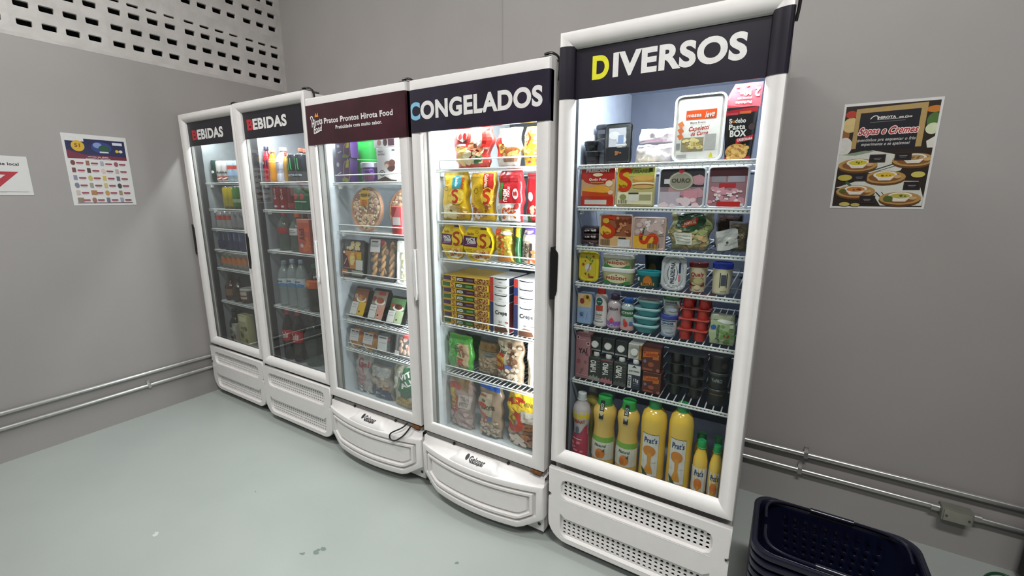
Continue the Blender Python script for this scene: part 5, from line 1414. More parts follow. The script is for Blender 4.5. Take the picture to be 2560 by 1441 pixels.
gbox('cake_carton', 'white cake box lying on top of petit gateau box ' + T3, 'cake box', place(3, 1, 934, 988, 344, .03, 368), .07, '#c4c2c2', [('e', '#8a6a64', -.24, .5, .1, .3), ('e', '#3a2a28', .04, .5, .1, .4), ('r', '#4a2a3a', .18, .1, .46, .9)])
def pizza(label, pl, tagged):
    x, Y, z, w, h = pl
    R_ = min(w, h) / 2
    t = thing('wrapped_pizza', label, 'pizza', (x, Y + .03, z + R_), (math.radians(-6), 0, 0), group='wrapped pizzas')
    def disc(name, prof, m):
        V, F = loftv([[(a * sx, y, b * sx) for a, b in circ(1, 40) for sx in (r_,)] for r_, y in prof])
        return mesh(name, V, F, m, t, True, ang=60)
    disc('crust', [(R_ * .86, -.004), (R_ * .90, -.011), (R_ * .95, -.012), (R_ * .985, -.006), (R_ * .985, .004), (R_ * .9, .008)], P('#b07a50', .6, amt=.25, scale=60))
    Rg = random.Random(int(x * 100))
    for nm, c, n, q in (('cheese', '#c9ab80', 60, .016), ('ham', '#b07a70', 50, .010), ('cheese_shreds', '#d5c6a2', 70, .007)):
        L = []
        for _ in range(n):
            an, rr_ = Rg.uniform(0, 6.28), R_ * .82 * math.sqrt(Rg.random())
            if nm == 'ham': rr_ = R_ * Rg.uniform(.35, .82)
            cx, cz, e = rr_ * math.cos(an), rr_ * math.sin(an), q * Rg.uniform(.6, 1.2)
            k = Rg.uniform(.4, 1)
            a2 = Rg.uniform(0, 3)
            def pt(i, s): 
                u, v = e * s * math.cos(i * 1.047), e * k * s * math.sin(i * 1.047)
                return cx + u * math.cos(a2) - v * math.sin(a2), cz + u * math.sin(a2) + v * math.cos(a2)
            L.append(loftv([[(pt(i, 1)[0], -.008, pt(i, 1)[1]) for i in range(6)], [(pt(i, .6)[0], -.0125 - Rg.uniform(0, .002), pt(i, .6)[1]) for i in range(6)]], (False, True)))
        V, F = join(L)
        tag(mesh(nm, V, F, P(c, .5, amt=.15, scale=80), t, True, ang=180), kind='stuff')
    V, F = [(0, -.02, 0)], []
    n = 40
    for k, (rf, y) in enumerate(((.6, -.0205), (.98, -.017), (1.03, -.004), (1.08, .0))):
        for i in range(n):
            a = 6.28319 * i / n
            q = rf * R_ * (1 + (.04 * noise.noise((math.cos(a) * 4, math.sin(a) * 4, k)) if k > 2 else 0))
            V.append((q * math.cos(a), y + .002 * noise.noise((math.cos(a) * 9 * rf, math.sin(a) * 9 * rf, 3)), max(q * math.sin(a), -R_ + .003)))
    for i in range(n):
        F.append((0, 1 + i, 1 + (i + 1) % n))
        for k in range(3):
            a, b = 1 + k * n + i, 1 + k * n + (i + 1) % n
            F.append((a, a + n, b + n, b))
    mesh('clear_film', V, F, FILM, t, True, ang=180)
    if tagged:
        def M(u, v, o): return (u, -.0235 - o, v + R_ * .12)
        M.curved = False
        w_, h_ = R_ * .5, R_ * .82
        V, F = loftv([[(a * w_, -.0232, R_ * .12 + b * h_) for a, b in q] for q in ([(-.5, 0), (.5, 0), (.5, .75), (.22, .85), (.22, 1), (-.22, 1), (-.22, .85), (-.5, .75)],)] + [[(a * w_, -.0222, R_ * .12 + b * h_) for a, b in ((-.5, 0), (.5, 0), (.5, .75), (.22, .85), (.22, 1), (-.22, 1), (-.22, .85), (-.5, .75))]])
        g = mesh('hang_tag', V, F, P('#c8a02a', .4), t)
        printon(g, M, w_, h_, [('r', '#b8741f', -.46, .02, .46, .36), ('t', '#2a2f4a', 'PIZZAS', 0, .60, .12, .8), ('t', '#8a2f1c', 'leve e', 0, .30, .09, .5), ('t', '#8a2f1c', 'asse em', 0, .19, .09, .6), ('t', '#8a2f1c', 'casa', 0, .08, .09, .4), ('r', '#2a2f4a', -.2, .86, .2, .96), ('l', '#3a3a2a', [(-.3, .5), (.3, .5)], .03)])
    return t
pizza('wrapped pizza with a yellow hanging tag on second shelf ' + T3, place(3, 2, 858, 960, 466, .02), True)
pizza('second wrapped pizza half seen at right of second shelf ' + T3, place(3, 2, 964, 1062, 470, .075), False)
gbox('red_carton', 'narrow red and white carton at right end of second shelf ' + T3, 'carton', place(3, 2, 979, 1004, 517, .008), .04, '#a8282c', [('r', '#c9c2c2', -.4, .34, .4, .62), ('p', '#c06064', [(-.3, .62), (.4, .62), (.4, .98), (.1, .98)])])
gtray('ready_meal_tray', 'black tray with a picture sleeve of filled pasta on third shelf ' + T3, 'ready meal', place(3, 3, 841, 909, 602, .015), .04, '#101113',
      [('n', '#c9b78a', 20, -.1, .74, .36, .92, .07), ('p', '#b8763a', [(-.38, .70), (.40, .70), (.42, .24), (-.32, .24)]), ('p', '#4a161c', [(-.40, .74), (-.26, .74), (-.06, .26), (-.32, .26)]), ('e', '#c8a85a', .04, .50, .13, .17), ('n', '#d2c07a', 10, -.06, .38, .14, .64, .06), ('l', '#b0501c', [(.12, .62), (.18, .5), (.12, .36)], .05), ('e', '#b87a44', -.2, .62, .06, .05), ('p', '#b89a1c', [(.22, .66), (.40, .66), (.40, .48), (.22, .50)]), ('r', '#c0c0bc', .18, .22, .46, .48), ('l', '#cfc3c0', [(-.3, .34), (-.2, .5)], .02), ('r', '#8f9488', .02, .06, .44, .2), ('p', '#a86a34', [(-.4, .06), (-.1, .06), (-.16, .2), (-.38, .2)]), ('e', '#d2c8c0', -.3, .66, .05, .035)], food=[('#c2aa78', 20, .012, 1)], lean=.10)
gtray('bread_twist_tray', 'black tray of pale bread twists with white label on third shelf ' + T3, 'bread tray', place(3, 3, 914, 986, 600, .01), .045, '#141416',
      [('r', '#c6c4c6', -.40, .66, -.06, .96), ('e', '#a8304a', .02, .90, .07, .05), ('r', '#2c2c30', -.36, .89, -.14, .92), ('l', '#8a888c', [(-.36, .8), (-.12, .8)], .02)], food=[('#8a6238', 10, .02, 5)], lean=.16, twist=3)
gtray('cheese_tray', 'pale tray of cheese dish half seen at right of third shelf ' + T3, 'ready meal', place(3, 3, 989, 1040, 606, .012), .04, '#b9b8b2', [('r', '#c6c8c0', -.4, .74, .1, .95)], food=[('#c0b884', 26, .016, 8), ('#d2cdb0', 14, .012, 9)], lean=.08)
RM = [('#c8a018', '#9a5a2a', 'left'), ('#b98a7a', '#8a4a34', 'middle'), ('#9aa884', '#5a2a24', 'right')]
for k, (a, b, yt, dy) in enumerate(((868, 908, 722, .012), (913, 955, 728, .012), (960, 1004, 748, .012))):
    c1, c2, lb = RM[k]
    pl = place(3, 4, a, b, yt, dy)
    gtray('ready_meal_tray', f'{lb} ready meal tray with a picture label on fourth shelf ' + T3, 'ready meal', pl, .03, '#121315',
          [('p', ['#8a4a24', '#8f8278', '#4a6a44'][k], [(-.40, .92), (.40, .92), (.42, .52), (-.40, .52)]), ('e', '#d2cdc4', .06, .60, .30, .10), ('e', c2, .06, .64, .22, .09), ('n', ['#c88a4a', '#a0502f', '#3a1a1c'][k], 14, -.12, .58, .24, .72, .05), ('e', '#8a3a2a' if k else '#b9a07a', -.28, .68, .1, .07), ('r', '#c4c3c0', -.42, .12, -.02, .50), ('r', c1, .0, .12, .42, .52), ('e', '#22201e', .12, .22, .05, .03), ('l', '#8a8680', [(-.36, .42), (-.1, .42)], .02), ('l', '#8a8680', [(-.36, .34), (-.1, .34)], .02), ('r', '#c9c8c4', -.40, .06, .40, .11), ('f', '#2c2c2c', -.3, .065, .0, .105)] + ([('r', '#a8402f', -.1, .80, .3, .9)] if k == 1 else []), lean=.42, film=False, group='ready meals on fourth shelf')
for k, (a, b, yt) in enumerate(((868, 903, 822), (901, 939, 832))):
    x, Y, z, w, h = place(3, 5, a, b, yt, .012)
    R_ = w / 2
    t = thing('round_pie', f'{["left", "right"][k]} golden round pie with a white label leaning on fifth shelf ' + T3, 'pie', (x, Y + .03, z + h / 2), (-.25, 0, 0), group='round pies')
    V, F = loftv([[(q * a_, y, q * b_ * h / w) for a_, b_ in circ(1, 28)] for q, y in ((R_ * .94, -.008), (R_, -.012), (R_ * 1.0, -.004), (R_ * .8, .02), (R_ * .78, .022))], (False, True))
    mesh('pie_tin', V, F, P('#a89a84', .35, metal=.3), t, True)
    V, F = loftv([[(q * a_, y, q * b_ * h / w) for a_, b_ in circ(1, 28)] for q, y in ((R_ * .95, -.007), (R_ * .8, -.011), (R_ * .4, -.013))], (False, True))
    mesh('crust', V, F, P('#a8713a', .5, amt=.3, scale=50), t, True)
    def M(u, v, o, h=h): return (u, -.0145 - o, v - h / 2)
    M.curved = False
    printon(t, M, w, h, [('r', '#c6c5c7', -.46, .30, .16, .86), ('e', '#a02c34', .26, .78, .10, .08), ('r', '#2e2e32', -.36, .74, -.16, .79), ('r', '#2e2e32', -.08, .74, .1, .79), ('l', '#9a989c', [(-.36, .6), (.06, .6)], .02), ('l', '#9a989c', [(-.36, .5), (.06, .5)], .02)])
gtray('dark_food_tray', 'dark clear food tray with a white label on fifth shelf ' + T3, 'food tray', place(3, 5, 940, 974, 838, .012), .05, '#1a1b1d', [('r', '#c2c3c4', -.40, .12, .28, .82), ('r', '#4a4a4e', -.34, .70, .2, .76), ('e', '#a03044', .38, .70, .08, .07), ('l', '#9a989c', [(-.34, .5), (.2, .5)], .02)], food=[('#3a2a22', 8, .012, 3)], lean=.2)
gtray('bread_snack_tray', 'clear tray of pinkish bread snacks at right of fifth shelf ' + T3, 'food tray', place(3, 5, 984, 1030, 836, .012), .05, '#3a3432', [('r', '#c0bcb8', -.44, .06, -.2, .26), ('e', '#a83a3a', .1, .84, .2, .08)], food=[('#a8806a', 14, .018, 4), ('#8a5a4a', 8, .014, 6)], lean=.2)
gbag('ice_bag', 'clear white ice bag with large red lettering at bottom left ' + T3, 'ice bag', place(3, 0, 862, 917, 880, .04), .045, '#b3adac',
     [('t', '#a82a38', 'BI', -.34, .86, .12, .2), ('t', '#a82a38', 'G', .02, .76, .22, .3), ('t', '#a82a38', 'el', .33, .72, .13, .3), ('p', '#a82a38', [(.05, .72), (.16, .70), (.18, .46), (.12, .60)]), ('l', '#b5626a', [(-.4, .58), (.0, .56)], .02), ('t', '#b25a62', 'GELO EM CUBOS', -.06, .46, .055, .72, -4), ('t', '#b25a62', 'FILTRADO', -.08, .36, .055, .6, -4), ('t', '#b25a62', 'SABOR', -.1, .27, .05, .5, -4), ('t', '#b25a62', 'PURO', -.06, .17, .05, .4, -4), ('n', '#d2d0d0', 12, -.44, .02, .44, .2, .07)], seed=31, amp=.006)
gbag('ready_snack_bag', 'clear pouch with a navy lower band at bottom ' + T3, 'frozen food bag', place(3, 0, 920, 969, 922, .035), .045, '#96897f',
     [('r', '#b0b1b2', -.44, .72, .44, .96), ('p', '#1f2a52', [(-.46, .03), (.46, .03), (.46, .28), (.2, .36), (-.46, .46)]), ('n', '#a87a4a', 10, -.3, .34, .4, .56, .1), ('n', '#b8a698', 12, -.42, .45, .3, .75, .12), ('t', '#b9c0d4', 'Bolinho', .02, .20, .06, .4, -12), ('l', '#b9c0d4', [(-.16, .48), (-.06, .56), (.04, .48)], .02)], seed=32, amp=.006)
gbag('vegetable_bag', 'green and white bag with bold lettering at bottom right ' + T3, 'frozen food bag', place(3, 0, 976, 1026, 922, .03), .045, '#b2b09a',
     [('p', '#23603c', [(-.2, .44), (.44, .30), (.46, .98), (.1, .98)]), ('t', WHT, 'VIT', .16, .80, .12, .5, 24), ('t', WHT, 'ALI', .2, .62, .12, .5, 24), ('r', '#355a44', -.06, .30, .34, .44), ('e', '#9a7830', .05, .13, .44, .15), ('n', '#c2a050', 40, -.36, .02, .44, .26, .05), ('p', '#c9c9c0', [(-.46, .4), (-.24, .5), (.0, .9), (-.2, .9)])], seed=33, amp=.004)

# ------------------------------------------------------------------ second drinks fridge (2)
T2 = LOC[2]
gbottle('sport_drink_bottle', 'red drink bottle with a dark cap at left of top shelf ' + T2, 'drink bottle', place(2, 1, 645, 657, 366, 0.015), 'soda', '#a02432', '#2a2a44', [('r', '#2a1c2c', -.7, .44, .7, .62), ('e', '#c9c3c6', -.1, .54, .2, .05)], capr=1.6)
gbottle('sport_drink_bottle', 'orange drink bottle beside red one on top shelf ' + T2, 'drink bottle', place(2, 1, 667, 680, 371, 0.015), 'soda', '#d08a1e', '#d2a06a', [('r', '#d5cfc4', -.7, .60, .7, .70)], capr=1.6)
gbottle('sport_drink_bottle', 'white drink bottle in middle of top shelf ' + T2, 'drink bottle', place(2, 1, 681, 704, 367, 0.012), 'soda', '#cfcdd4', '#d8d4d2', [('r', '#b9b9c8', -.7, .06, .7, .52), ('r', '#d5d5d8', -.7, .58, .7, .68)], capr=1.4)
gbottle('sport_drink_bottle', 'golden drink bottle behind white one on top shelf ' + T2, 'drink bottle', place(2, 1, 705, 714, 380, 0.015), 'soda', '#a8803a', '#b8442c', capr=1.4)
for k, (a, b) in enumerate(((713, 732), (731, 750))):
    gcan('energy_drink_can', f'{["left", "right"][k]} tall black energy drink can on top shelf ' + T2, 'drink can', place(2, 1, a, b, 385, 0.015), '#1a1f28',
         [('l', '#3aa860', [(-.30, .86), (-.28, .5), (-.22, .40)], .08), ('l', '#3aa860', [(-.06, .86), (-.05, .5), (.0, .42)], .08), ('l', '#3aa860', [(.18, .86), (.18, .54), (.24, .44)], .08), ('t', '#8f9ba8', 'MONSTER', .0, .24, .07, .9), ('r', '#10141b', -.6, .04, .6, .18)], group='black energy drink cans')
for k, x_ in enumerate((746, 758)):
    gbottle('back_row_bottle', ['left', 'right'][k] + ' red capped bottle in rear row of top shelf ' + T2, 'drink bottle', place(2, 1, x_ - 7, x_ + 7, 370 + k * 2, 0.085), 'soda', '#8f959c', '#b04a3a', group='red capped bottles in rear row', capr=2.0)
Ls = []
for k in range(4):
    xx = -.02 + .06 * k
    Ls.append(rodv((xx, .30, 1.70), (xx - .01, .30, 1.80), .002))
V, F = join(Ls)
mesh('pusher_wires', V, F, WIRE, ROOT[2], True)
for k, (a, b, c, gr) in enumerate(((676, 694, '#9a1c22', 0), (693, 711, '#8f1a20', 0), (712, 730, '#7a1c26', 0), (730, 746, '#1f6a44', 1), (745, 761, '#1c5a3c', 1))):
    gcan('soft_drink_can', ['first red soft drink can from left', 'second red soft drink can from left', 'third darker red soft drink can', 'left green soft drink can', 'right green soft drink can'][k] + ' on second shelf ' + T2, 'drink can', place(2, 2, a, b, 466 + k, .04 if not gr else .03), c,
         [('t', '#c9c0c2', 'Coca', .1, .66, .1, .7, 90, .2), ('e', '#c5bcc0', .1, .14, .16, .05)] if k < 2 else [('r', '#8a2a34', -.5, .1, .5, .3)] if k == 2 else [('e', '#a83a40', .0, .62, .34, .14), ('r', '#b9c4bc', -.5, .36, .5, .4)], group='cans on second shelf')
SODA = P('#59625c', .06, trans=.35, amt=.05, coat=.6)
gbottle('soda_bottle', 'clear soda bottle with a red cap and red label on third shelf ' + T2, 'soda bottle', place(2, 3, 686, 707, 531, 0.015), 'soda', '', '#a82a2c', [('r', '#8a2c30', -.7, .44, .7, .62)], mat_=SODA)
gbottle('soda_bottle', 'clear soda bottle with an orange cap and white label on third shelf ' + T2, 'soda bottle', place(2, 3, 714, 741, 535, 0.015), 'soda', '', '#c8622a', [('r', '#b3b3b4', -.7, .44, .7, .62), ('l', '#6a6a6c', [(-.4, .57), (.2, .57)], .02), ('l', '#6a6a6c', [(-.4, .52), (.3, .52)], .02)], mat_=SODA)
gbottle('soda_bottle', 'dark soda bottle with an amber cap in rear of third shelf ' + T2, 'soda bottle', place(2, 3, 744, 762, 533, 0.125), 'soda', '#2c1c16', '#8a4a2a')
gbox('soy_drink_carton', 'coral pink soy drink carton at right of third shelf ' + T2, 'drink carton', place(2, 3, 744, 775, 549, 0.015), .06, '#b4503f', [('r', '#c0705e', -.48, .9, .48, .99), ('t', '#5a1c20', 'AdeS', -.14, .56, .24, .34, 90), ('e', '#c8552c', .25, .7, .2, .08), ('n', '#c86a34', 8, .0, .1, .42, .5, .16), ('e', '#c9b2ac', -.2, .22, .13, .06)], side='#9a4438')
WATER = P('#9aa5a6', .06, trans=.5, amt=.05, coat=.6)
for k, (a, b, yt) in enumerate(((688, 708, 655), (711, 730, 651), (733, 752, 652))):
    gbottle('water_bottle', ['left', 'middle', 'right'][k] + ' clear water bottle with a pale label on fourth shelf ' + T2, 'water bottle', place(2, 4, a, b, yt, .014), 'water', '', '#8fa0ac',
            [('r', '#b6bcc2', -.7, .45, .7, .62), ('p', '#4a78a8', [(-.6, .45), (.6, .45), (.6, .50), (.2, .53), (-.2, .49), (-.6, .52)]), ('t', '#3a5a8a', 'agua', 0, .57, .045, .6)], mat_=WATER, group='water bottles')
gbottle('soda_bottle', 'dark soda bottle with an orange label on fourth shelf ' + T2, 'soda bottle', place(2, 4, 756, 786, 664, 0.012), 'soda', '#1c1412', '#2a6a3a', [('r', '#b04a1e', -.7, .50, .7, .68), ('e', '#c8783a', -.1, .59, .2, .05), ('r', '#b8561e', -.2, .64, .3, .68)])
for k, (a, b, yt) in enumerate(((686, 703, 776), (724, 744, 782))):
    gbottle('cola_bottle', ['left', 'right'][k] + ' cola bottle with a red cap and red label at bottom ' + T2, 'cola bottle', place(2, 0, a, b, yt, 0.015), 'soda', '#1a0f0d', '#a8262a', [('r', '#a0242a', -.72, .40, .72, .62), ('t', '#cfc3c2', 'Cola', .0, .52, .12, .72, 8, .3)], group='cola bottles')
gbottle('soda_bottle', 'dark clear soda bottle right of cola bottles at bottom ' + T2, 'soda bottle', place(2, 0, 750, 780, 797, 0.015), 'soda', '', '#2a2c2e', [], mat_=P('#2c3434', .06, trans=.3, coat=.6))
for k, (px, py) in enumerate(((738, 905), (788, 918))):
    p = at(px, py, FR[2][2] + .062)
    t = thing('white_triangle', ['left', 'right'][k] + ' small white card lying on dark bottom ' + T2, 'card', (p.x, p.y, FLOORZ[2] + .0005), (0, 0, .2))
    V, F = loftv([[(-.03, -.01, 0), (.035, -.015, 0), (.03, .03, 0)], [(-.03, -.01, .002), (.035, -.015, .002), (.03, .03, .002)]])
    mesh('card', V, F, P('#b9bcbe', .5), t)  # thin flat white triangle on the fridge floor

# ------------------------------------------------------------------ far left drinks fridge (1)
T1 = LOC[1]
C1 = [('514', 536, '#1f3a34'), (535, 549, '#c2bfbd'), (548, 563, '#c2bfbd'), (562, 577, '#a9bcc8'), (576, 591, '#a9bcc8')]
for k, (a, b, c) in enumerate(C1):
    lb = ['dark green beer can at left', 'first white and red beer can', 'second white and red beer can', 'first pale blue can', 'second pale blue can'][k]
    gcan('drink_can', lb + ' on top shelf ' + T1, 'drink can', place(1, 1, int(a), b, 400, .03), c,
         [('e', '#c9c6c2', .1, .48, .2, .06)] if k == 0 else [('r', '#a8322a', -.7, .04, .7, .28), ('l', '#cfc6c0', [(-.5, .22), (.0, .16), (.5, .24)], .1), ('t', '#3a3a3c', 'RAIRA', 0, .46, .08, 1.1)] if k < 3 else [('r', '#b0403a', -.6, .60, .6, .76), ('r', '#8fa6c2', -.6, .3, .6, .5)], group='cans on top shelf')
for k, (a, b, c) in enumerate(((552, 565, '#b09c1c'), (564, 578, '#b09c1c'), (577, 588, '#4a7a3a'), (587, 598, '#3f6a34'))):
    gcan('drink_can', ['first yellow', 'second yellow', 'first green', 'second green'][k] + ' drink can on second shelf ' + T1, 'drink can', place(1, 2, a, b, 467, 0.015), c, [('r', '#8a8a1c' if k < 2 else '#8a9a7a', -.6, .3, .6, .46), ('r', '#2a2a20', -.6, .03, .6, .12)], group='cans on second shelf of far left fridge')
for k, (a, b, c) in enumerate(((535, 547, '#9a9a9c'), (549, 560, '#9a9a9c'), (561, 572, '#9a9a9c'), (573, 587, '#85878a'), (586, 601, '#85878a'))):
    gcan('drink_can', ['first', 'second', 'third', 'fourth', 'fifth'][k] + ' pale silver can from left on third shelf ' + T1, 'drink can', place(1, 3, a, b, 530, 0.015), c, [('r', '#a83c32', -.7, .52, .7, .78)] if k < 3 else [('r', '#8a4a4a', -.7, .02, .7, .12)], group='silver cans on third shelf')
for k in range(5):
    a = 540 + k * 13.2
    gcan('drink_can', ['first', 'second', 'third', 'fourth', 'fifth'][k] + ' dark blue can from left on fourth shelf ' + T1, 'drink can', place(1, 4, a, a + 12.9, 577, 0.015), ['#2f3550', '#3a4058', '#2c3460', '#33406a', '#3a4a74'][k], [('r', '#22284a', -.7, .1, .7, .46), ('r', '#7a8290', -.2, .5, .1, .9)], group='dark blue cans on fourth shelf')
for k in range(5):
    a = 548 + k * 13.2
    gcan('drink_can', ['first', 'second', 'third', 'fourth', 'fifth'][k] + ' orange and grey can from left on fifth shelf ' + T1, 'drink can', place(1, 5, a, a + 13, 634, 0.015), '#8a8680', [('r', '#b06a38', -.7, .28, .7, .74)], group='orange cans on fifth shelf')
gbottle('sauce_bottle', 'first brown glass bottle with a label on sixth shelf ' + T1, 'bottle', place(1, 6, 556, 571, 690, 0.015), 'beer', '#3a2418', '#2a1c14', [('r', '#7a5a40', -.6, .2, .6, .46)])
gbottle('sauce_bottle', 'second brown glass bottle on sixth shelf ' + T1, 'bottle', place(1, 6, 576, 590, 694, 0.015), 'beer', '#301e16', '#2a1c14')
gcup('jam_jar', 'squat jar with a pale lid and white label on sixth shelf ' + T1, 'jar', place(1, 6, 593, 613, 724, 0.015), '#3a2420', '#b3aeaa', [('r', '#b0a8a0', -.4, .3, .4, .8), ('r', '#7a3030', -.4, .46, .4, .56)], taper=.97)
for k, (a, b, yt) in enumerate(((548, 562, 772),)):
    gbottle('wine_bottle', ['stout dark bottle at the left end', 'tall dark bottle with a pale label'][k] + ' of the bottom ' + T1, 'bottle', place(1, 0, a, b, yt, .012), 'beer', '#12130f', ['#181814', '#1c1c18'][k],
            [('r', '#8a8d86', -.66, .16, .66, .44), ('e', '#4a5048', 0, .3, .3, .08)], group='dark bottles at the bottom')
gbox('bottle_carton', 'pale yellow patterned carton at bottom right ' + T1, 'carton', place(1, 0, 598, 620, 790, 0.015), .05, '#a8a478', [('e', '#5a5a3a', -.2, .3, .18, .09), ('e', '#5a5a3a', .25, .55, .16, .08), ('r', '#c2c0a2', -.4, .78, .4, .95), ('n', '#6a6a48', 6, -.4, .05, .4, .6, .14)])
gbox('bottle_carton', 'small pale carton with a red mark at bottom ' + T1, 'carton', place(1, 0, 582, 591, 812, 0.012), .04, '#9a988a', [('e', '#8a3a34', 0, .3, .3, .14), ('r', '#b9b8ae', -.4, .6, .4, .9)])

# ------------------------------------------------------------------ papers on the walls
def sheet(name, label, cat, loc, rotz, w, h, col='#cdcccb'):
    t = thing(name, label, cat, loc, (0, 0, rotz))
    V, F = loftv([[(a, y, b) for a, b in ((-w / 2, 0), (w / 2, 0), (w / 2, h), (-w / 2, h))] for y in (-.0015, -.0002)])
    mesh('sheet', V, F, P(col, .4, amt=.02), t)
    return t
M0 = flatmap(-.0015)
R90 = math.pi / 2
t = sheet('notice_sheet', 'white notice with a red arrow outline cut off at the left edge of the photo', 'notice', (0, -1.763, 1.471), R90, .42, .206)
printon(t, M0, .42, .206, step=.00003, deco=[('t', '#2a2a2c', 'te local', .335, .80, .075, .17), ('p', '#a82a38', [(.10, .60), (.40, .60), (.16, .10), (.06, .10), (.28, .52), (.10, .52)]), ('l', '#4a4a4c', [(-.4, .085), (.46, .085)], .004), ('l', '#8a8a8c', [(-.4, .055), (.26, .055)], .003)])
t = sheet('product_flyer', 'white flyer of many small goods with a dark blue header on the left wall', 'flyer', (0, -1.248, 1.412), R90, .298, .411)
ic = ['#6a3a34', '#8a5a44', '#9a9aa4', '#8a4a54', '#6a3030', '#3a2a2a', '#c9b0a4', '#a89a94', '#7a7a90', '#b0a44a', '#c0aa3a', '#5a5a68', '#6a6a7c', '#8a8478', '#b9a86a', '#3a3438', '#b8a49a', '#9a6a34', '#b0803a', '#8a7a54', '#7a6a4a', '#8a5a3c', '#5a5a6c', '#8a8aa4']
dk = [('r', '#1c2048', -.46, .71, .46, .94), ('r', '#cdcccb', -.47, .90, -.18, .965), ('p', '#6a1c34', [(-.46, .66), (.46, .66), (.46, .71), (-.2, .72), (-.46, .78)]), ('e', '#c8a02a', -.28, .835, .10, .075), ('t', '#6a3a14', '51', -.28, .845, .05, .1), ('e', '#2a3a7a', .08, .83, .16, .08), ('e', '#7a8ab8', .02, .86, .07, .04), ('e', '#1f4a34', .12, .82, .09, .045), ('r', '#c9ccd4', .26, .875, .42, .915), ('r', '#c9c9cc', .04, .755, .18, .775), ('e', '#c0a83a', .32, .79, .03, .022), ('e', '#c9c9c4', .38, .79, .03, .022), ('t', '#d5c9cc', 'ofertas do clube', 0, .695, .016, .6), ('t', '#d5c9cc', 'somente no aplicativo', 0, .672, .014, .6)]
for r_ in range(6):
    for c_ in range(4):
        u, v = -.43 + .222 * c_, .60 - .105 * r_
        k = r_ * 4 + c_
        dk.append(('r', ic[k], u, v - .03, u + (.09 if k in (17, 20) else .055), v + .035) if k % 3 else ('e', ic[k], u + .03, v, .035, .036))
        dk.append(('p', '#8a2c3c', [(u + .075, v), (u + .085, v - .011), (u + .18, v - .011), (u + .19, v), (u + .18, v + .011), (u + .085, v + .011)]))
        dk.append(('l', '#b9a4a8', [(u + .09, v - .024), (u + .17, v - .024)], .006))
dk.append(('r', '#4a1c34', -.44, .03, .44, .038))
printon(t, M0, .298, .411, dk, step=.00003)
t = sheet('soup_poster', 'dark poster of soup bowls on wooden boards with a white border', 'poster', (3.902, 0, 1.426), 0, .300, .413)
K = '#1d1916'
dk = [('r', '#2a211b', -.475, .02, .475, .975), ('r', '#8a5a30', -.475, .55, -.40, .78), ('e', '#c6b07a', -.40, .80, .09, .07), ('e', '#c9c6c0', -.44, .60, .09, .085), ('e', '#a83a2c', -.41, .90, .06, .035), ('e', '#b8702a', .43, .90, .08, .03), ('e', '#4a6a34', .44, .80, .07, .07), ('e', '#c3c9a8', .44, .73, .07, .05), ('p', '#c9c6bd', [(.42, .56), (.475, .56), (.475, .66), (.40, .62)]),
      ('p', '#a58a58', [(-.36, .575), (-.36, .945), (.36, .965), (.36, .575)]), ('p', '#1e1d24', [(-.31, .565), (-.31, .905), (.30, .915), (.30, .565)]),
      ('l', '#d2d0cc', [(-.20, .845), (-.17, .87), (-.13, .87), (-.12, .835)], .01), ('t', '#d2d0cc', 'HIROTA', -.03, .855, .022, .18), ('t', '#d2d0cc', 'em Casa', .155, .852, .018, .13, 0, .25), ('l', '#c9c7c3', [(-.12, .836), (.18, .84)], .005), ('l', '#8a8886', [(-.2, .815), (.16, .82)], .004),
      *[('t', '#e0cfcc', 'Sopas e Cremes', -.005 + a, .737 + b, .062, .60, 0, .25) for a, b in ((-.009, 0), (.009, 0), (0, .007), (0, -.007), (-.006, -.005), (.006, .005), (.006, -.005), (-.006, .005))], ('t', '#a03434', 'Sopas e Cremes', -.005, .737, .062, .60, 0, .25), ('t', '#b3b1ad', 'quentinhos pra esquentar o frio', -.01, .655, .028, .60, 0, .2), ('t', '#b3b1ad', 'experimente e se apaixone!', -.01, .615, .028, .50, 0, .2),
      ('p', '#c3c4ba', [(-.475, .40), (-.475, .52), (-.12, .555), (.18, .50), (.2, .42), (-.1, .34)]), ('p', '#7f8f7a', [(-.46, .52), (-.2, .555), (-.1, .545), (-.3, .51)]), ('p', '#c6c7be', [(-.1, .34), (.24, .45), (.2, .36), (-.2, .30)]), ('p', '#c3c4ba', [(-.47, .2), (-.2, .28), (.4, .26), (.475, .1), (.47, .03), (.05, .03), (-.1, .2)]),
      ('l', '#2f3a34', [(-.16, .345), (.2, .445)], .014), ('l', '#2f3a34', [(-.12, .335), (.22, .425)], .008), ('l', '#2f3a34', [(-.02, .16), (.14, .03)], .014), ('l', '#2f3a34', [(.04, .16), (.18, .03)], .008), ('l', '#3a5a44', [(-.36, .26), (-.3, .22)], .03)]
for cx, cy, soup, gar in ((-.26, .42, '#c0b02e', '#5a5a1c'), (.31, .455, '#a88a5a', '#7a5a3a'), (.05, .30, '#c8a832', '#8a3a1c'), (-.24, .165, '#b4773a', '#7a3a1c'), (.24, .10, '#a8a04a', '#4a5a2a')):
    dk += [('e', '#5a3a20', cx, cy - .018, .215, .062), ('e', '#a8834c', cx, cy, .215, .06), ('e', '#7a4f2a', cx, cy - .002, .17, .044), ('p', '#cfc8bb', [(cx - .12, cy + .02), (cx - .06, cy - .03), (cx + .06, cy - .03), (cx + .12, cy + .02)]), ('e', '#d6d0c5', cx, cy + .022, .125, .034), ('e', soup, cx, cy + .022, .10, .024), ('n', gar, 5, cx - .04, cy + .014, cx + .05, cy + .03, .014), ('e', '#b89a6a', cx + .13, cy + .004, .04, .016)]
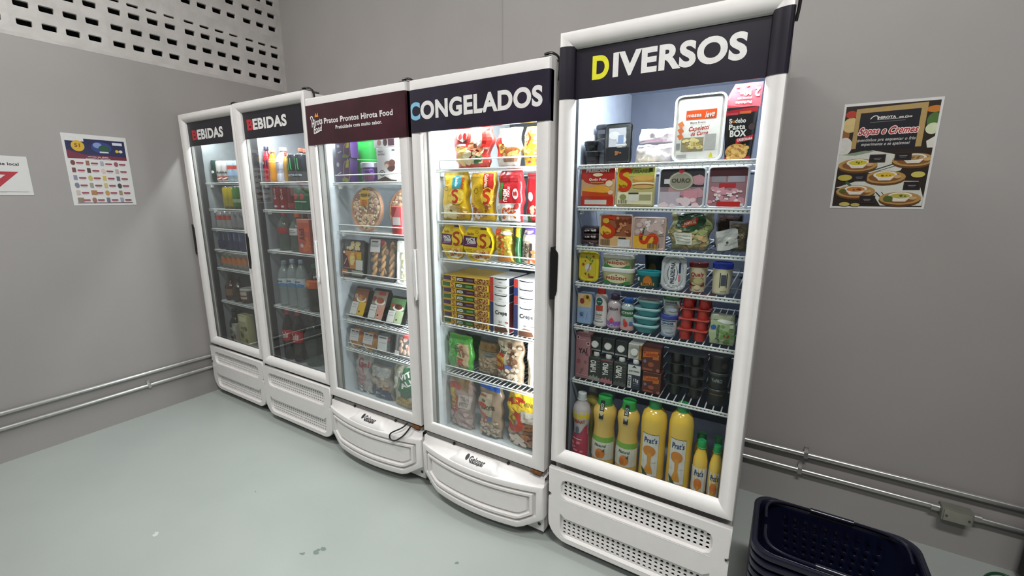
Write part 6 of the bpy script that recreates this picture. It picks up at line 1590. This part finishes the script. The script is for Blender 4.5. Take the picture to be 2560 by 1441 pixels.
for a, b in ((-.06, .475), (.20, .49), (-.22, .30), (.34, .215), (-.10, .085)):
    dk += [('r', '#33251f', a - .085, b - .035, a + .085, b + .04), ('r', '#211d20', a - .072, b - .026, a + .072, b + .031), ('l', '#8f8d8c', [(a - .04, b + .005), (a + .04, b + .005)], .006), ('l', '#77757a', [(a - .03, b - .008), (a + .03, b - .008)], .005)]
dk += [('e', '#b0a24a', -.38, .30, .08, .03), ('e', '#b9ac5a', .38, .32, .07, .028), ('e', '#b5a55a', -.34, .04, .06, .02), ('e', '#b0a050', -.22, .035, .05, .018), ('e', '#4a5a2a', .12, .095, .05, .03), ('e', '#4a5a2a', -.38, .17, .04, .02)]
printon(t, M0, .300, .413, dk, step=.00003, clip=(-.475, .02, .475, .975))

# ------------------------------------------------------------------ stack of shopping baskets
NAVY = P('#090c20', .3, amt=.05, coat=.2)
def basket_mesh():
    Lw, Ld, Hh = .43, .29, .225
    per = []
    def outline(k):
        w_, d_, r = Lw * (.84 + .16 * k), Ld * (.80 + .20 * k), .055
        pts = []
        def seg(ax, ay, bx, by, n):
            for i in range(n): pts.append((ax + (bx - ax) * i / n, ay + (by - ay) * i / n))
        def arc(cx, cy, a0):
            for i in range(6):
                a = math.radians(a0 + 90 * i / 6)
                pts.append((cx + r * math.cos(a), cy + r * math.sin(a)))
        a, b = w_ / 2, d_ / 2
        seg(-a + r, -b, a - r, -b, 31); arc(a - r, -b + r, -90)
        seg(a, -b + r, a, b - r, 17); arc(a - r, b - r, 0)
        seg(a - r, b, -a + r, b, 31); arc(-a + r, b - r, 90)
        seg(-a, b - r, -a, -b + r, 17); arc(-a + r, -b + r, 180)
        return pts
    n = len(outline(1))
    zs = [0, .02, .034, .048, .062, .076, .090, .104, .118, .132, .146, .17, .205, Hh]
    V, F = [], []
    for z in zs:
        V += [(x, y, z) for x, y in outline(z / Hh)]
    sides = [(0, 31), (37, 54), (60, 91), (97, 114)]
    for j in range(len(zs) - 1):
        for i in range(n):
            hole = 2 <= j <= 10 and j % 2 == 0 and any(a + 1 <= i < b - 1 and (i - a) % 3 == 1 for a, b in sides)
            if hole: continue
            a, b = j * n + i, j * n + (i + 1) % n
            F.append((a, b, b + n, a + n))
    F.append(tuple(range(n - 1, -1, -1)))
    me = bpy.data.meshes.new('shell')
    me.from_pydata(V, [], F)
    me.materials.append(NAVY)
    me.polygons.foreach_set('use_smooth', [True] * len(me.polygons))
    # rim: flange with a turned-down lip
    o = outline(1)
    def off(e, z): 
        return [(x * (1 + 2 * e / Lw), y * (1 + 2 * e / Ld), z) for x, y in o]
    Vr, Fr = loftv([off(-.003, Hh - .004), off(0, Hh), off(.004, Hh + .001), off(.012, Hh - .001), off(.0135, Hh - .004), off(.0135, Hh - .018), off(.0115, Hh - .018), off(.011, Hh - .005), off(.001, Hh - .004)], (False, False))
    return me, Vr, Fr
bme, Vr, Fr = basket_mesh()
rme = None
nb = 7
BZ = .40 - .225
for k in range(nb):
    z = BZ * k / (nb - 1)
    lb = ['lowest', 'second', 'third', 'fourth', 'fifth', 'sixth', 'topmost'][k] + ' navy plastic shopping basket ' + ('nested in the stack by the back wall' if k < 6 else 'of the stack with its handles folded down')
    t = thing('shopping_basket', lb, 'basket', (3.836, -.779, z), group='stacked shopping baskets')
    s = link('shell', bme, t)
    md = s.modifiers.new('thickness', 'SOLIDIFY')
    md.thickness = .003
    if rme is None:
        rme = mesh('rim', Vr, Fr, NAVY, t, True, ang=40).data
    else:
        link('rim', rme, t)
    if k == nb - 1:
        for sy in (-1, 1):
            a, b = .19, .145
            pts = spline([(-a, sy * .02, .228), (-a + .004, sy * (b - .05), .231), (-a + .05, sy * (b - .012), .231), (0, sy * (b - .008), .231), (a - .05, sy * (b - .012), .231), (a - .004, sy * (b - .05), .231), (a, sy * .02, .228)], 6)
            L = [tubev(pts, .005, 8), tubev([(-.06, sy * (b - .008), .231), (.06, sy * (b - .008), .231)], .0085, 10)]
            Vh, Fh = join(L)
            mesh('handle', Vh, Fh, NAVY, t, True)

# ------------------------------------------------------------------ right edge of the picture
t = thing('storage_cabinet', 'tall matt black cabinet just entering the right edge of the photo', 'cabinet', (4.905, -.24, 0))
DK = P('#0b0b0c', .6)
box('body', -.38, .38, -.2, .2, .04, 1.5, DK, t, .004)
box('plinth', -.36, .36, -.18, .18, 0, .0395, BLACK, t)
for sx in (-1, 1):
    dd = box('door', min(sx * .004, sx * .374), max(sx * .004, sx * .374), -.218, -.2005, .05, 1.49, DK, t, .003)
    box('handle', sx * .03 - .006, sx * .03 + .006, -.234, -.2185, .75, .9, P('#3a3a3c', .4, metal=.6), dd, .002)
o = tube('green_cable', spline([(4.30, -.42, .005), (4.37, -.22, .005), (4.43, -.09, .005), (4.49, -.05, .005), (4.525, -.10, .005), (4.52, -.24, .005), (4.50, -.5, .005)], 8), .005, P('#1c4a30', .4), None, 8)
tag(o, 'thin dark green cable looped on the floor near the black cabinet', 'cable')
# chips and drips of paint on the floor
for px, py, r in ((388, 1336, .012), (800, 1378, .014), (755, 1384, .008), (1140, 1408, .006), (640, 1230, .004)):
    d = fw + rt * ((px - 1280) / FPX) - up * ((py - 720.5) / FPX)
    c = CAM + d * (-CAM.z / d.z)
    V, F = ladder(0, px, 3, c.x - r, c.y - r, c.x + r, c.y + r, r)
    g = mesh('floor_stain', [(q[0], q[1], .0006 + q[2]) for q in V], F, P('#b9bfb9' if px == 388 else '#6f7f74', .4), bpy.data.objects['floor'])
